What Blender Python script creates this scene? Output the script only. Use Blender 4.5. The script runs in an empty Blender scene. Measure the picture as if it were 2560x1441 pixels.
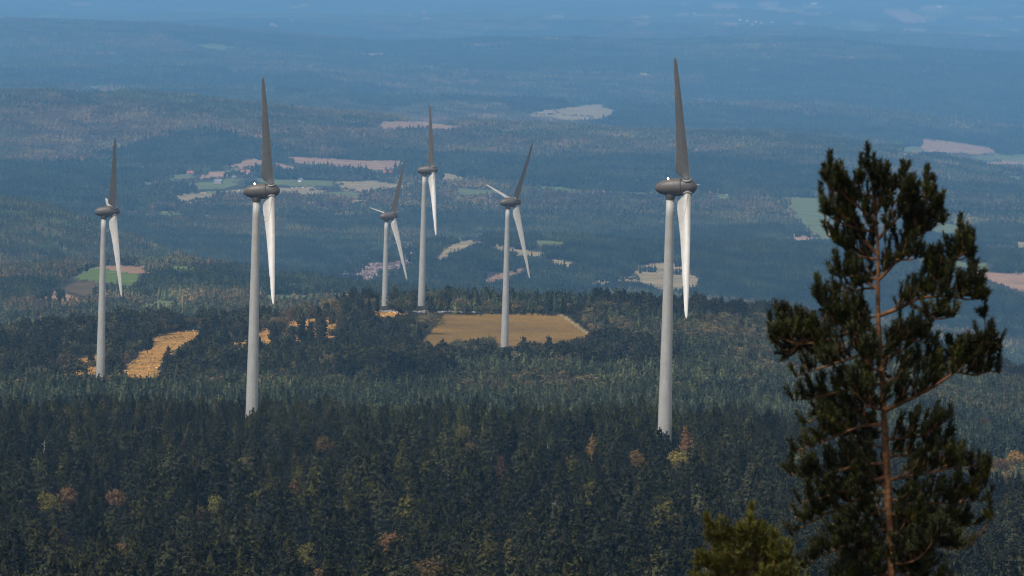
import bpy, bmesh, math, random
import numpy as np
from mathutils import Vector, Matrix
S = bpy.context.scene
COL = S.collection
rng = np.random.default_rng(7)
random.seed(7)

# ---------------------------------------------------------------- camera
FPX = 300.0/36.0*2560.0            # focal length, in pixels of the 2560 wide photograph
CX, CY = 1280.0, 720.5
PITCH = math.atan((720.5+400.0)/FPX)
ROLL = math.radians(1.35)
fwd = np.array([0, math.cos(PITCH), -math.sin(PITCH)])
up0 = np.array([0, math.sin(PITCH), math.cos(PITCH)])
rt0 = np.array([1.0, 0, 0])
upv = up0*math.cos(ROLL) - rt0*math.sin(ROLL)
rtv = rt0*math.cos(ROLL) + up0*math.sin(ROLL)
cam = bpy.data.cameras.new('camera')
cam.lens = 300.0; cam.sensor_width = 36.0; cam.sensor_fit = 'HORIZONTAL'
cam.clip_start = 0.5; cam.clip_end = 150000
cam.dof.use_dof = True; cam.dof.focus_distance = 2600; cam.dof.aperture_fstop = 15
camo = bpy.data.objects.new('camera', cam); COL.objects.link(camo)
camo.matrix_world = Matrix(((rtv[0], upv[0], -fwd[0], 0), (rtv[1], upv[1], -fwd[1], 0), (rtv[2], upv[2], -fwd[2], 0), (0, 0, 0, 1)))
S.camera = camo
S.render.engine = 'CYCLES'
S.view_settings.view_transform = 'Standard'; S.view_settings.look = 'None'
S.view_settings.gamma = 1.0; S.view_settings.use_curve_mapping = False
S.view_settings.exposure = 1.36
S.cycles.pixel_filter_type = 'BLACKMAN_HARRIS'; S.cycles.filter_width = 1.15
S.cycles.volume_bounces = 3
S.cycles.max_bounces = 6
S.cycles.diffuse_bounces = 2

# ---------------------------------------------------------------- sky and sun
SUN_EL, SUN_AZ = math.radians(56), math.radians(222)      # azimuth from +Y (view) towards +X
w = bpy.data.worlds.new('World'); S.world = w; w.use_nodes = True
nt = w.node_tree; nt.nodes.clear()
wo = nt.nodes.new('ShaderNodeOutputWorld'); bg = nt.nodes.new('ShaderNodeBackground')
sky = nt.nodes.new('ShaderNodeTexSky'); sky.sky_type = 'NISHITA'; sky.sun_disc = False
sky.sun_elevation = SUN_EL; sky.sun_rotation = SUN_AZ; sky.altitude = 1200
sky.air_density = 1.0; sky.dust_density = 1.0; sky.ozone_density = 1.0
hs = nt.nodes.new('ShaderNodeHueSaturation'); hs.inputs['Saturation'].default_value = 0.20
nt.links.new(sky.outputs[0], hs.inputs['Color']); nt.links.new(hs.outputs[0], bg.inputs[0])
bg.inputs[1].default_value = 0.05
nt.links.new(bg.outputs[0], wo.inputs[0])
sl = bpy.data.lights.new('sun', 'SUN'); sl.energy = 1.5; sl.angle = math.radians(12); sl.color = (1.0, 0.94, 0.86)
so = bpy.data.objects.new('sun', sl); COL.objects.link(so)
sd = Vector((math.cos(SUN_EL)*math.sin(SUN_AZ), math.cos(SUN_EL)*math.cos(SUN_AZ), math.sin(SUN_EL)))
so.rotation_euler = sd.to_track_quat('Z', 'Y').to_euler(); so.location = (0, 0, 300)
HAZE_DENSITY = 3.05e-5
HAZE_COLOR = (0.245, 0.575, 1.0)

# ---------------------------------------------------------------- pixel <-> world
def project(X, Y, Z):
    d = fwd[0]*X + fwd[1]*Y + fwd[2]*Z
    return CX + FPX*(rtv[0]*X+rtv[1]*Y+rtv[2]*Z)/d, CY - FPX*(upv[0]*X+upv[1]*Y+upv[2]*Z)/d
def ray(x, y, D):
    a = (x-CX)/FPX; b = -(y-CY)/FPX
    v = [fwd[i] + a*rtv[i] + b*upv[i] for i in range(3)]
    t = D/v[1]
    return v[0]*t, v[1]*t, v[2]*t

# ---------------------------------------------------------------- relief: ground height over distance, read as ridges and valleys
XC = [-700, 0, 150, 300, 450, 640, 800, 960, 1110, 1280, 1600, 1920, 2240, 2560, 3260]
ROWS = {
 900:  [1830]*15,
 1200: [1670,1654,1654,1654,1654,1654,1654,1654,1654,1654,1654,1665,1690,1720,1740],
 1600: [1390,1385,1385,1385,1385,1385,1385,1385,1385,1385,1385,1400,1440,1480,1500],
 2020: [1180,1175,1175,1175,1175,1172,1170,1168,1165,1160,1148,1165,1240,1330,1350],
 2316: [1092,1090,1088,1086,1086,1085,1086,1090,1092,1092,1092,1115,1200,1290,1330],
 2550: [1140,1125,1120,1115,1112,1110,1110,1110,1112,1115,1118,1135,1185,1235,1290],
 2800: [1080,1062,1060,1058,1056,1055,1055,1055,1058,1060,1062,1075,1110,1155,1210],
 3278: [980,962,955,944,942,945,948,950,952,955,960,985,1025,1085,1150],
 3768: [900,880,870,862,862,865,862,860,864,867,866,888,935,1002,1090],
 4007: [882,860,843,832,827,816,796,768,765,772,788,812,880,960,1060],
 4120: [882,862,846,834,830,820,801,780,776,777,792,815,885,970,1070],
 4352: [920,900,880,866,862,860,856,854,852,850,858,882,940,1020,1110],
 5600: [850,830,815,800,792,792,795,800,820,850,880,920,965,1040,1130],
 6500: [760,742,738,730,732,745,752,762,785,825,855,900,950,1020,1100],
 7500: [700,690,680,666,664,700,722,738,752,788,828,880,930,1000,1080],
 8000: [735,725,715,712,712,735,752,762,765,782,812,865,915,985,1060],
 9000: [640,645,665,690,710,728,728,722,728,752,775,815,865,925,1000],
 10200: [470,512,545,600,655,690,690,640,606,600,612,620,632,650,700],
 10800: [500,545,575,618,662,695,700,672,645,632,636,645,650,668,710],
 11500: [540,560,580,596,608,614,618,620,622,625,630,634,640,650,690],
 12800: [495,500,515,528,536,544,550,552,554,556,560,562,568,580,620],
 14200:[440,450,460,468,474,480,486,490,494,500,506,508,514,524,560],
 15700:[385,392,396,400,404,408,412,418,424,432,442,452,470,495,520],
 17500:[262,258,256,256,262,280,296,308,318,326,338,350,385,445,500],
 20000:[276,274,272,272,278,296,312,324,334,342,354,366,398,450,505],
 23500:[232,234,238,242,248,258,270,282,290,298,312,326,352,398,440],
 28500:[170,182,184,186,190,196,204,212,218,224,238,250,268,292,330],
 35000:[68,74,75,77,82,92,104,116,112,106,104,101,124,150,180],
 38500:[84,88,89,91,95,104,116,128,124,118,115,113,136,162,190],
 46000:[50,52,53,54,55,58,62,66,68,70,74,80,92,112,140],
 56000:[10,12,12,13,14,16,18,20,22,24,26,30,38,52,75],
 68000:[-40,-38,-38,-37,-36,-35,-34,-32,-30,-28,-26,-22,-16,-6,10],
 85000:[-120,-118,-117,-116,-115,-114,-112,-110,-108,-106,-104,-100,-95,-88,-80],
 100000:[-300,-290,-280,-290,-300,-310,-300,-290,-285,-290,-300,-305,-300,-290,-280]}
def pchip(xs, ys, xq):
    xs = np.asarray(xs, float); ys = np.asarray(ys, float)      # ys: (n, m)
    h = np.diff(xs); dl = np.diff(ys, axis=0)/h[:, None]
    d = np.zeros_like(ys)
    w1 = (2*h[1:]+h[:-1])[:, None]; w2 = (h[1:]+2*h[:-1])[:, None]
    a, b = dl[:-1], dl[1:]; ok = a*b > 0
    with np.errstate(divide='ignore', invalid='ignore'):
        dm = (w1+w2)/(w1/np.where(ok, a, 1)+w2/np.where(ok, b, 1))
    d[1:-1] = np.where(ok, dm, 0); d[0] = dl[0]; d[-1] = dl[-1]
    i = np.clip(np.searchsorted(xs, xq)-1, 0, len(xs)-2)
    t = ((xq-xs[i])/h[i])[:, None]; hh = h[i][:, None]
    return (ys[i]*(1+2*t)*(1-t)**2 + d[i]*hh*t*(1-t)**2 + ys[i+1]*t*t*(3-2*t) + d[i+1]*hh*t*t*(t-1))
DN = np.array(sorted(ROWS)); TB = np.array([ROWS[d] for d in DN], float)
XG = np.arange(-700, 3261, 20.0)
TBx = pchip(XC, TB.T, XG).T                                     # rows x XG
DG = np.unique(np.concatenate([np.geomspace(900, 100000, 1800), DN]))
G = pchip(DN, (TBx+400)*DN[:, None], DG)/DG[:, None] - 400       # smooth drop below eye level
def Ypix(x, D):
    D = np.clip(D, 900, 100000); x = np.clip(x, XG[0], XG[-1]-1e-3)
    j = (x-XG[0])/20.0; j0 = j.astype(int); fj = j-j0
    i0 = np.clip(np.searchsorted(DG, D, side='right')-1, 0, len(DG)-2); fi = (D-DG[i0])/(DG[i0+1]-DG[i0])
    return ((G[i0, j0]*(1-fj)+G[i0, j0+1]*fj)*(1-fi) + (G[i0+1, j0]*(1-fj)+G[i0+1, j0+1]*fj)*fi)
PERM = rng.permutation(4096); VAL = rng.uniform(-1, 1, 4096)
def vnoise(x, y):
    xi = np.floor(x).astype(np.int64); yi = np.floor(y).astype(np.int64); fx = x-xi; fy = y-yi
    fx = fx*fx*(3-2*fx); fy = fy*fy*(3-2*fy)
    g = lambda a, b: VAL[PERM[(a + PERM[b & 4095]) & 4095]]
    return (g(xi, yi)*(1-fx)+g(xi+1, yi)*fx)*(1-fy) + (g(xi, yi+1)*(1-fx)+g(xi+1, yi+1)*fx)*fy
def fbm(x, y, o=4):
    s = 0; a = 1.0; t = 0
    for k in range(o):
        s = s + a*vnoise(x*2**k+17.3*k, y*2**k-9.1*k); t += a; a *= 0.5
    return s/t
NEAR = np.array([[-400,-9],[0,-1.8],[30,-4.2],[60,-8.2],[85,-11.5],[140,-21],[300,-48],[600,-80],[900,-96]])
def ground(X, Y):
    X = np.atleast_1d(np.asarray(X, float)); Y = np.atleast_1d(np.asarray(Y, float))
    D = np.clip(Y, 900, 100000)
    Z = -D*0.06
    for _ in range(4):
        px, py = project(X*D/np.maximum(Y, 900), D, Z)
        yt = Ypix(px, D); Z = Z - (yt-py)*D/FPX*1.0
    amp = np.interp(D, [900, 2300, 4300, 5600, 7500, 8800, 10200, 12000, 15000, 17000, 24000, 35000, 60000], [0.8, 1.0, 1.2, 3.0, 3.5, 11, 14, 9, 11, 26, 40, 60, 100])
    wl = np.interp(D, [900, 4300, 6000, 10000, 20000, 45000], [60, 90, 330, 520, 900, 1800])
    wl = np.where(D < 4300, 80, np.where(D < 9000, 420, np.where(D < 18000, 700, 1300)))
    n = 0
    for (a, b, l) in ((0, 4700, 80), (4300, 12500, 480), (11500, 26000, 850), (24500, 150000, 1700)):
        k = np.clip((D-a+400)/800, 0, 1)*np.clip((b-D+400)/800, 0, 1) if a else np.clip((b-D+400)/800, 0, 1)
        if np.any(k > 0):
            r = fbm(X/l, Y/l*0.8)
            n = n + k*r
    Z = Z + amp*n
    zn = np.interp(Y, NEAR[:, 0], NEAR[:, 1])
    t = np.clip((Y-700)/250, 0, 1); t = t*t*(3-2*t)
    return Z*t + zn*(1-t)
# visible ground distance at a pixel
DS = np.concatenate([np.arange(950, 4500, 4.0), np.arange(4500, 12000, 10.0), np.geomspace(12000, 80000, 900)])
def dist_at(x, y, H=0.0, dmin=950):
    X, Yw, Z = ray(x, y, DS)
    gz = ground(X, Yw)
    ok = np.where((Z <= gz + H) & (DS >= dmin))[0]
    return float(DS[ok[0]]) if len(ok) else 40000.0
def at(x, y, H=0.0, dmin=950):
    """ground point below a pixel (H: how far above the ground the pixel lies)"""
    D = dist_at(x, y, H, dmin); X, Yw, Z = ray(x, y, D)
    return float(X), float(Yw), float(ground(X, Yw)[0]), D

# ---------------------------------------------------------------- fields and clearings (outlines as seen, laid on the ground)
C_ = dict(gold=(0.36, 0.20, 0.06), tan=(0.19, 0.115, 0.035), pink=(0.28, 0.165, 0.105), green=(0.10, 0.14, 0.035),
          pale=(0.27, 0.21, 0.125), dull=(0.12, 0.14, 0.055), brown=(0.09, 0.065, 0.035), scree=(0.10, 0.065, 0.06), rose=(0.30, 0.185, 0.13))
FIELDS = [
 ('gold', 1, [(305,940),(330,905),(360,880),(385,845),(430,833),(500,826),(495,850),(470,862),(430,885),(402,905),(392,945),(330,952)]),
 ('gold', .97, [(118,930),(180,905),(240,885),(262,905),(240,935),(150,938)]),
 ('gold', .88, [(515,872),(640,848),(690,800),(780,785),(850,800),(838,845),(700,866),(620,885)]),
 ('gold', .96, [(895,790),(905,780),(985,779),(1030,788),(960,793)]),
 ('tan', 1, [(1050,862),(1085,822),(1112,788),(1300,785),(1412,789),(1440,812),(1480,842),(1440,850),(1395,862),(1330,856),(1290,872),(1240,868),(1200,848),(1140,856),(1090,868)]),
 ('pale', 1, [(1400,788),(1412,789),(1445,812),(1484,842),(1476,842),(1436,815)]),
 ('pink', 1, [(225,666),(267,664),(345,664),(408,673),(366,685),(309,681),(267,673)]),
 ('green', 1, [(197,689),(225,669),(267,674),(348,687),(337,718),(267,708),(183,696)]),
 ('green', 1, [(352,662),(450,664),(538,673),(464,680),(408,673)]),
 ('brown', 1, [(151,722),(197,702),(246,706),(268,712),(262,743),(197,736)]),
 ('pink', .9, [(79,734),(105,725),(158,732),(202,748),(200,757),(141,752),(98,743)]),
 ('dull', 1, [(352,741),(404,750),(475,755),(492,768),(415,771),(348,768)]),
 ('pale', .9, [(0,756),(60,760),(110,770),(150,784),(140,788),(90,776),(40,766),(0,763)]),
 ('dull', 1, [(654,736),(773,738),(756,750),(660,752)]),
 ('pale', .95, [(1090,652),(1110,625),(1150,605),(1190,598),(1202,605),(1160,622),(1120,640),(1095,657)]),
 ('pale', .95, [(1230,608),(1260,615),(1320,628),(1385,634),(1380,643),(1320,642),(1270,634),(1240,620)]),
 ('pale', .97, [(1470,715),(1500,700),(1560,692),(1600,690),(1578,680),(1600,665),(1640,658),(1700,660),(1730,675),(1745,700),(1735,722),(1690,724),(1660,732),(1640,718),(1600,705),(1550,700),(1500,712)]),
 ('pink', .9, [(1205,703),(1245,687),(1300,670),(1312,675),(1260,697),(1230,708)]),
 ('scree', .8, [(1155,672),(1205,665),(1200,682),(1165,682)]),
 ('scree', .93, [(835,695),(880,650),(930,620),(980,605),(1010,602),(1060,612),(1020,640),(990,670),(965,697),(900,704)]),
 ('rose', 1, [(565,422),(600,404),(650,395),(658,402),(650,415),(600,424)]),
 ('rose', 1, [(700,392),(800,396),(900,402),(1000,402),(1020,415),(1015,426),(950,426),(850,420),(780,412),(710,403)]),
 ('rose', 1, [(690,407),(740,420),(725,429),(695,427)]),
 ('pale', 1, [(400,497),(470,485),(560,478),(640,472),(780,468),(830,475),(780,487),(620,485),(560,487),(530,502),(500,514),(450,507)]),
 ('pale', 1, [(850,460),(925,452),(1025,465),(1015,472),(950,479),(850,473)]),
 ('dull', 1, [(780,482),(870,480),(925,487),(890,495),(830,490)]),
 ('pale', 1, [(870,501),(930,499),(930,513),(890,513)]),
 ('pale', 1, [(1095,430),(1155,440),(1158,457),(1110,457)]),
 ('dull', 1, [(1140,470),(1255,477),(1250,490),(1150,486)]),
 ('brown', .9, [(305,533),(370,518),(385,535),(330,547)]),
 ('dull', 1, [(405,527),(460,530),(440,542),(400,539)]),
 ('dull', 1, [(355,462),(430,450),(435,460),(360,470)]),
 ('rose', .8, [(520,428),(570,430),(565,442),(525,442)]),
 ('dull', 1, [(640,446),(720,450),(830,453),(835,464),(740,466),(650,458)]), ('dull', 1, [(470,460),(560,453),(605,460),(560,472),(490,474)]), ('dull', .95, [(240,472),(330,454),(385,458),(340,472),(260,482)]),
 ('dull', 1, [(412,440),(470,434),(490,444),(430,452)]), ('pale', .95, [(1765,468),(1835,478),(1828,488),(1772,484)]), ('dull', .95, [(1130,490),(1230,500),(1240,510),(1140,506)]), ('rose', .95, [(500,440),(525,438),(528,446),(503,448)]),
 ('dull', .95, [(2480,440),(2600,438),(2600,450),(2500,452)]), ('dull', .95, [(2230,340),(2300,338),(2320,346),(2250,348)]), ('pale', .95, [(180,236),(290,226),(300,233),(200,243)]), ('dull', .95, [(560,180),(660,184),(655,190),(565,188)]),
 ('rose', .95, [(760,164),(815,168),(810,176),(765,173)]), ('pale', .95, [(1380,648),(1430,655),(1420,668),(1385,662)]), ('dull', .95, [(1330,600),(1420,604),(1400,614),(1340,612)]),
 ('rose', 1, [(950,303),(1010,303),(1150,315),(1145,323),(1090,326),(1050,322),(975,327),(950,320)]),
 ('green', 1, [(480,117),(530,109),(590,120),(585,132),(540,131)]),
 ('rose', 1, [(878,135),(970,133),(974,142),(915,147)]),
 ('pale', 1, [(708,163),(820,167),(818,173),(720,170)]),
 ('pale', 1, [(845,171),(888,175),(886,181),(850,178)]),
 ('dull', 1, [(1025,163),(1102,165),(1100,174),(1030,172)]),
 ('pale', 1, [(1165,109),(1220,111),(1215,118),(1175,117)]),
 ('dull', 1, [(200,214),(285,218),(280,224),(200,224)]),
 ('dull', 1, [(90,232),(155,230),(150,238),(95,238)]),
 ('pale', 1, [(1300,291),(1365,275),(1490,261),(1520,263),(1545,285),(1500,301),(1420,302),(1340,290)]),
 ('green', 1, [(1820,106),(1865,104),(1920,106),(1915,119),(1870,119)]),
 ('dull', 1, [(1835,143),(1915,143),(1910,151),(1850,150)]),
 ('rose', 1, [(2300,350),(2345,350),(2490,375),(2495,384),(2355,389),(2305,381)]),
 ('dull', 1, [(2245,368),(2300,367),(2322,385),(2290,390)]),
 ('dull', 1, [(2430,390),(2600,385),(2600,401),(2435,401)]),
 ('rose', 1, [(2440,407),(2600,402),(2600,417),(2480,417)]),
 ('green', 1, [(1310,466),(1400,468),(1455,476),(1450,483),(1355,480)]),
 ('green', 1, [(1485,480),(1625,482),(1620,493),(1550,491)]),
 ('dull', 1, [(1765,485),(1830,490),(1830,511),(1800,508)]),
 ('dull', 1, [(1935,493),(2060,495),(2105,602),(2030,595),(2000,560),(1970,530)]),
 ('rose', .8, [(1852,535),(1872,540),(1868,560),(1850,552)]),
 ('rose', .8, [(1888,545),(1902,548),(1897,568),(1888,562)]),
 ('rose', .9, [(1965,580),(2040,597),(2005,604),(1975,598)]),
 ('dull', 1, [(2330,555),(2430,570),(2380,588),(2330,580)]),
 ('dull', 1, [(2300,645),(2470,660),(2465,676),(2410,673),(2305,666)]),
 ('rose', 1, [(2425,680),(2600,685),(2600,745),(2480,702)]),
 ('pale', 1, [(2535,605),(2600,605),(2600,623),(2545,622)]),
 ('pale', 1, [(1565,38),(1630,42),(1625,47),(1570,44)]),
 ('rose', 1, [(2210,25),(2270,28),(2325,45),(2320,53),(2260,55),(2230,42)]),
 ('dull', 1, [(2290,28),(2395,20),(2380,40),(2330,48)]),
 ('dull', 1, [(2125,48),(2205,62),(2180,76),(2130,66)]),
 ('pale', .9, [(655,62),(700,60),(720,66),(680,70)]), ('pale', .9, [(560,66),(620,66),(610,72),(565,71)]),
 ('pale', .9, [(1690,34),(1720,36),(1715,41),(1690,39)]), ('rose', .9, [(1890,8),(1950,10),(1940,20),(1900,18)]),
 ('pale', .9, [(1990,30),(2080,33),(2070,38),(2000,36)]), ('dull', .9, [(2500,12),(2540,12),(2530,22),(2500,20)]),
 ('pale', .9, [(2410,44),(2520,47),(2510,53),(2420,51)]), ('pale', .9, [(540,198),(610,196),(600,202),(545,203)]),
]
for k in range(34):                                              # narrow strips of meadow between the woods of the valley
    x, y = (rng.uniform(280, 1060), rng.uniform(400, 548)) if k % 3 else (rng.uniform(-50, 2600), rng.uniform(100, 236))
    if k % 7 == 0: x, y = rng.uniform(2180, 2600), rng.uniform(356, 430)
    a = rng.uniform(14, 46); b = rng.uniform(2, 4.5); sk = rng.uniform(-4, 4)
    if 150 < x < 230: continue
    FIELDS.append((['dull', 'rose', 'dull', 'pale'][k % 4], .9, [(x-a, y+sk), (x-a*.3, y-b+sk*.4), (x+a*.6, y-b*.8), (x+a, y-sk), (x+a*.2, y+b), (x-a*.7, y+b*.7+sk*.5)]))
for k in range(70):                                              # small clearings far off in the haze
    x = rng.uniform(1350, 2600) if k % 3 else rng.uniform(-100, 1400); y = rng.uniform(4, 96) if k % 5 else rng.uniform(150, 235)
    a = rng.uniform(18, 62); b = a*rng.uniform(.07, .15)
    if k % 3 == 0: a *= .6; b *= .6
    ang = np.sort(rng.uniform(0, 2*math.pi, 8))
    FIELDS.append((['pale', 'dull', 'rose', 'pale'][k % 4], .9, [(x+a*math.cos(t)*rng.uniform(.7, 1.2), y+b*math.sin(t)*rng.uniform(.7, 1.2)) for t in ang]))
def inpoly(px, py, poly):
    r = np.zeros(px.shape, bool)
    for i in range(len(poly)):
        (x1, y1), (x2, y2) = poly[i-1], poly[i]
        if y1 == y2: continue
        c = ((y1 > py) != (y2 > py)) & (px < (x2-x1)*(py-y1)/(y2-y1)+x1)
        r ^= c
    return r
def frange(poly):
    ys = [p[1] for p in poly]; xs = [p[0] for p in poly]
    return min(xs), max(xs), min(ys), max(ys)
def dlimits(poly):
    cx_ = sum(p[0] for p in poly)/len(poly); _, _, y0, y1 = frange(poly)
    return dist_at(cx_, y1+1)*0.93, dist_at(cx_, y0-1)*1.10
FD = [(k, c, p, frange(p), dlimits(p)) for k, c, p in FIELDS]
def occ_fields(px, py, D, Hpx):
    """chance-of-clearing for a tree whose foot is at px,py and whose top stands Hpx higher"""
    out = np.zeros(px.shape)
    for k, c, poly, (x0, x1, y0, y1), (d0, d1) in FD:
        m = (px > x0-3) & (px < x1+3) & (py > y0) & (py-Hpx < y1) & (D < d1) & (D > d0*0.9)
        if not m.any(): continue
        i = np.where(m)[0]
        pxi = px[i]+(rng.normal(0, 4, len(i)) if k == 'gold' else 0); hit = inpoly(pxi, py[i], poly) & (D[i] > d0)
        for f in ((0.35, 0.75) if c > .75 else (0.4,)):
            hit |= inpoly(px[i], py[i]-Hpx[i]*f, poly)
        out[i[hit]] = np.maximum(out[i[hit]], c)
    return out

# ---------------------------------------------------------------- materials
def mat(name):
    m = bpy.data.materials.new(name); m.use_nodes = True
    return m, m.node_tree, m.node_tree.nodes['Principled BSDF']
def N(nt, t, **k):
    n = nt.nodes.new(t)
    for a, v in k.items():
        if a.startswith('i_'): n.inputs[a[2:]].default_value = v
        else: setattr(n, a, v)
    return n
def noise(nt, scale, detail=3, vec=None, rough=.55):
    n = N(nt, 'ShaderNodeTexNoise'); n.inputs['Scale'].default_value = scale; n.inputs['Detail'].default_value = detail
    n.inputs['Roughness'].default_value = rough
    if vec is not None: nt.links.new(vec, n.inputs['Vector'])
    return n.outputs[0]
def ramp(nt, fac, stops):
    r = N(nt, 'ShaderNodeValToRGB'); e = r.color_ramp.elements
    while len(e) < len(stops): e.new(0.5)
    for q, (p, c) in zip(e, stops): q.position = p; q.color = (*c, 1) if len(c) == 3 else c
    nt.links.new(fac, r.inputs[0]); return r.outputs[0]
def mixc(nt, f, a, b, mode='MIX'):
    m = N(nt, 'ShaderNodeMix', data_type='RGBA', blend_type=mode)
    for s, v in (('Factor', f), ('A', a), ('B', b)):
        i = [q for q in m.inputs if q.name == s and q.enabled and (q.type == 'RGBA' if s != 'Factor' else q.type == 'VALUE')][0]
        if isinstance(v, (int, float)): i.default_value = v
        elif isinstance(v, tuple): i.default_value = (*v, 1)
        else: nt.links.new(v, i)
    return [o for o in m.outputs if o.type == 'RGBA'][0]
def foliage(name, cols, var=0.26, hue2=None, spread=0.004):
    """cols: three albedos; picked by per-tree randomness, drifting over the land"""
    m, nt, b = mat(name)
    oi = N(nt, 'ShaderNodeObjectInfo'); g = N(nt, 'ShaderNodeNewGeometry')
    big = noise(nt, spread, 3, g.outputs['Position'])
    a = N(nt, 'ShaderNodeMath', operation='MULTIPLY_ADD'); nt.links.new(big, a.inputs[0]); a.inputs[1].default_value = 1.5; a.inputs[2].default_value = -0.5
    s = N(nt, 'ShaderNodeMath', operation='MULTIPLY_ADD'); nt.links.new(oi.outputs['Random'], s.inputs[0]); s.inputs[1].default_value = 0.55
    nt.links.new(a.outputs[0], s.inputs[2])
    c = ramp(nt, s.outputs[0], [(0.05, cols[0]), (0.45, cols[1]), (0.85, cols[2])])
    fine = noise(nt, 0.9, 2, g.outputs['Position'])
    v = ramp(nt, fine, [(0.3, (1-var,)*3), (0.7, (1+var,)*3)])
    c = mixc(nt, 1.0, c, v, 'MULTIPLY')
    c = mixc(nt, 1.0, c, ramp(nt, noise(nt, spread*2.3, 4, g.outputs['Position'], .6), [(.32, (.60, .62, .66)), (.68, (1.5, 1.45, 1.35))]), 'MULTIPLY')
    fr = N(nt, 'ShaderNodeMath', operation='MULTIPLY'); nt.links.new(oi.outputs['Random'], fr.inputs[0]); fr.inputs[1].default_value = 17.31
    fr2 = N(nt, 'ShaderNodeMath', operation='FRACT'); nt.links.new(fr.outputs[0], fr2.inputs[0])
    c = mixc(nt, 1.0, c, ramp(nt, fr2.outputs[0], [(0, (.50, .52, .54)), (.55, (1., 1., 1.)), (1, (1.75, 1.68, 1.5))]), 'MULTIPLY')
    nt.links.new(c, b.inputs['Base Color']); b.inputs['Roughness'].default_value = 0.85
    b.inputs['Specular IOR Level'].default_value = 0.15
    return m
M = {}
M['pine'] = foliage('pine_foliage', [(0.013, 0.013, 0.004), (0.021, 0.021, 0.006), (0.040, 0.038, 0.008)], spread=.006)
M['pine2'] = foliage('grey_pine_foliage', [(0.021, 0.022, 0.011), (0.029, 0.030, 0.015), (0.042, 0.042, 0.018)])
M['plat'] = foliage('plateau_foliage', [(0.040, 0.050, 0.030), (0.058, 0.070, 0.040), (0.085, 0.096, 0.045)])
M['crest'] = foliage('crest_sunlit_foliage', [(0.028, 0.033, 0.008), (0.040, 0.045, 0.010), (0.055, 0.058, 0.012)], spread=.02)  # lighter, yellower green: sunlit tops along the wood crest put into the colour
M['oak'] = foliage('oak_foliage', [(0.050, 0.056, 0.028), (0.072, 0.070, 0.036), (0.11, 0.082, 0.040)])
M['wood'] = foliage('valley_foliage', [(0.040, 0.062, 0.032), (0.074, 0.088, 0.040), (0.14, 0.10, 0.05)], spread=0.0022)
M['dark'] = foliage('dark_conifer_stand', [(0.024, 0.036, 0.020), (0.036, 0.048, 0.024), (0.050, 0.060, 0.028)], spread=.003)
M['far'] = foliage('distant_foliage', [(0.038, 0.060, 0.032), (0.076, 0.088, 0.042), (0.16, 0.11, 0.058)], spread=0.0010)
M['birch'] = foliage('birch_foliage', [(0.085, 0.085, 0.022), (0.11, 0.10, 0.025), (0.13, 0.105, 0.03)], spread=.02)
M['rust'] = foliage('rust_foliage', [(0.075, 0.046, 0.022), (0.09, 0.053, 0.025), (0.105, 0.06, 0.028)], spread=.02)
M['amber'] = foliage('amber_foliage', [(0.10, 0.065, 0.02), (0.12, 0.076, 0.022), (0.14, 0.088, 0.025)], spread=.02)
M['silver'] = foliage('silver_foliage', [(0.10, 0.11, 0.085), (0.12, 0.13, 0.10), (0.14, 0.15, 0.11)], spread=.02)
m, nt, b = mat('bark'); g = N(nt, 'ShaderNodeNewGeometry')
c = ramp(nt, noise(nt, 3, 4, g.outputs['Position']), [(0.3, (0.05, 0.035, 0.025)), (0.7, (0.12, 0.085, 0.06))])
nt.links.new(c, b.inputs['Base Color']); b.inputs['Roughness'].default_value = .9; M['bark'] = m
m, nt, b = mat('dead_wood'); b.inputs['Base Color'].default_value = (.42, .40, .37, 1); b.inputs['Roughness'].default_value = .8; M['dead'] = m
m, nt, b = mat('red_pine_bark'); g = N(nt, 'ShaderNodeTexCoord')
c = ramp(nt, noise(nt, 14, 5, g.outputs['Object'], .7), [(0.3, (0.025, 0.012, 0.006)), (0.5, (0.11, 0.046, 0.014)), (0.72, (0.24, 0.10, 0.03))])
nt.links.new(c, b.inputs['Base Color']); b.inputs['Roughness'].default_value = .8
bp = N(nt, 'ShaderNodeBump'); bp.inputs['Distance'].default_value = .02; nt.links.new(noise(nt, 25, 4, g.outputs['Object']), bp.inputs['Height']); nt.links.new(bp.outputs[0], b.inputs['Normal']); M['redbark'] = m
def needle(name, a, b2, c2):
    m, nt, b = mat(name); g = N(nt, 'ShaderNodeNewGeometry')
    c = ramp(nt, noise(nt, 3.5, 3, g.outputs['Position']), [(0.3, a), (0.55, b2), (0.75, c2)])
    nt.links.new(c, b.inputs['Base Color']); b.inputs['Roughness'].default_value = .6; b.inputs['Specular IOR Level'].default_value = .25
    return m
M['needle'] = needle('pine_needles', (0.009, 0.010, 0.002), (0.022, 0.024, 0.003), (0.068, 0.066, 0.007))
M['needle2'] = needle('young_pine_needles', (0.035, 0.034, 0.004), (0.075, 0.070, 0.008), (0.14, 0.125, 0.014))

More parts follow.
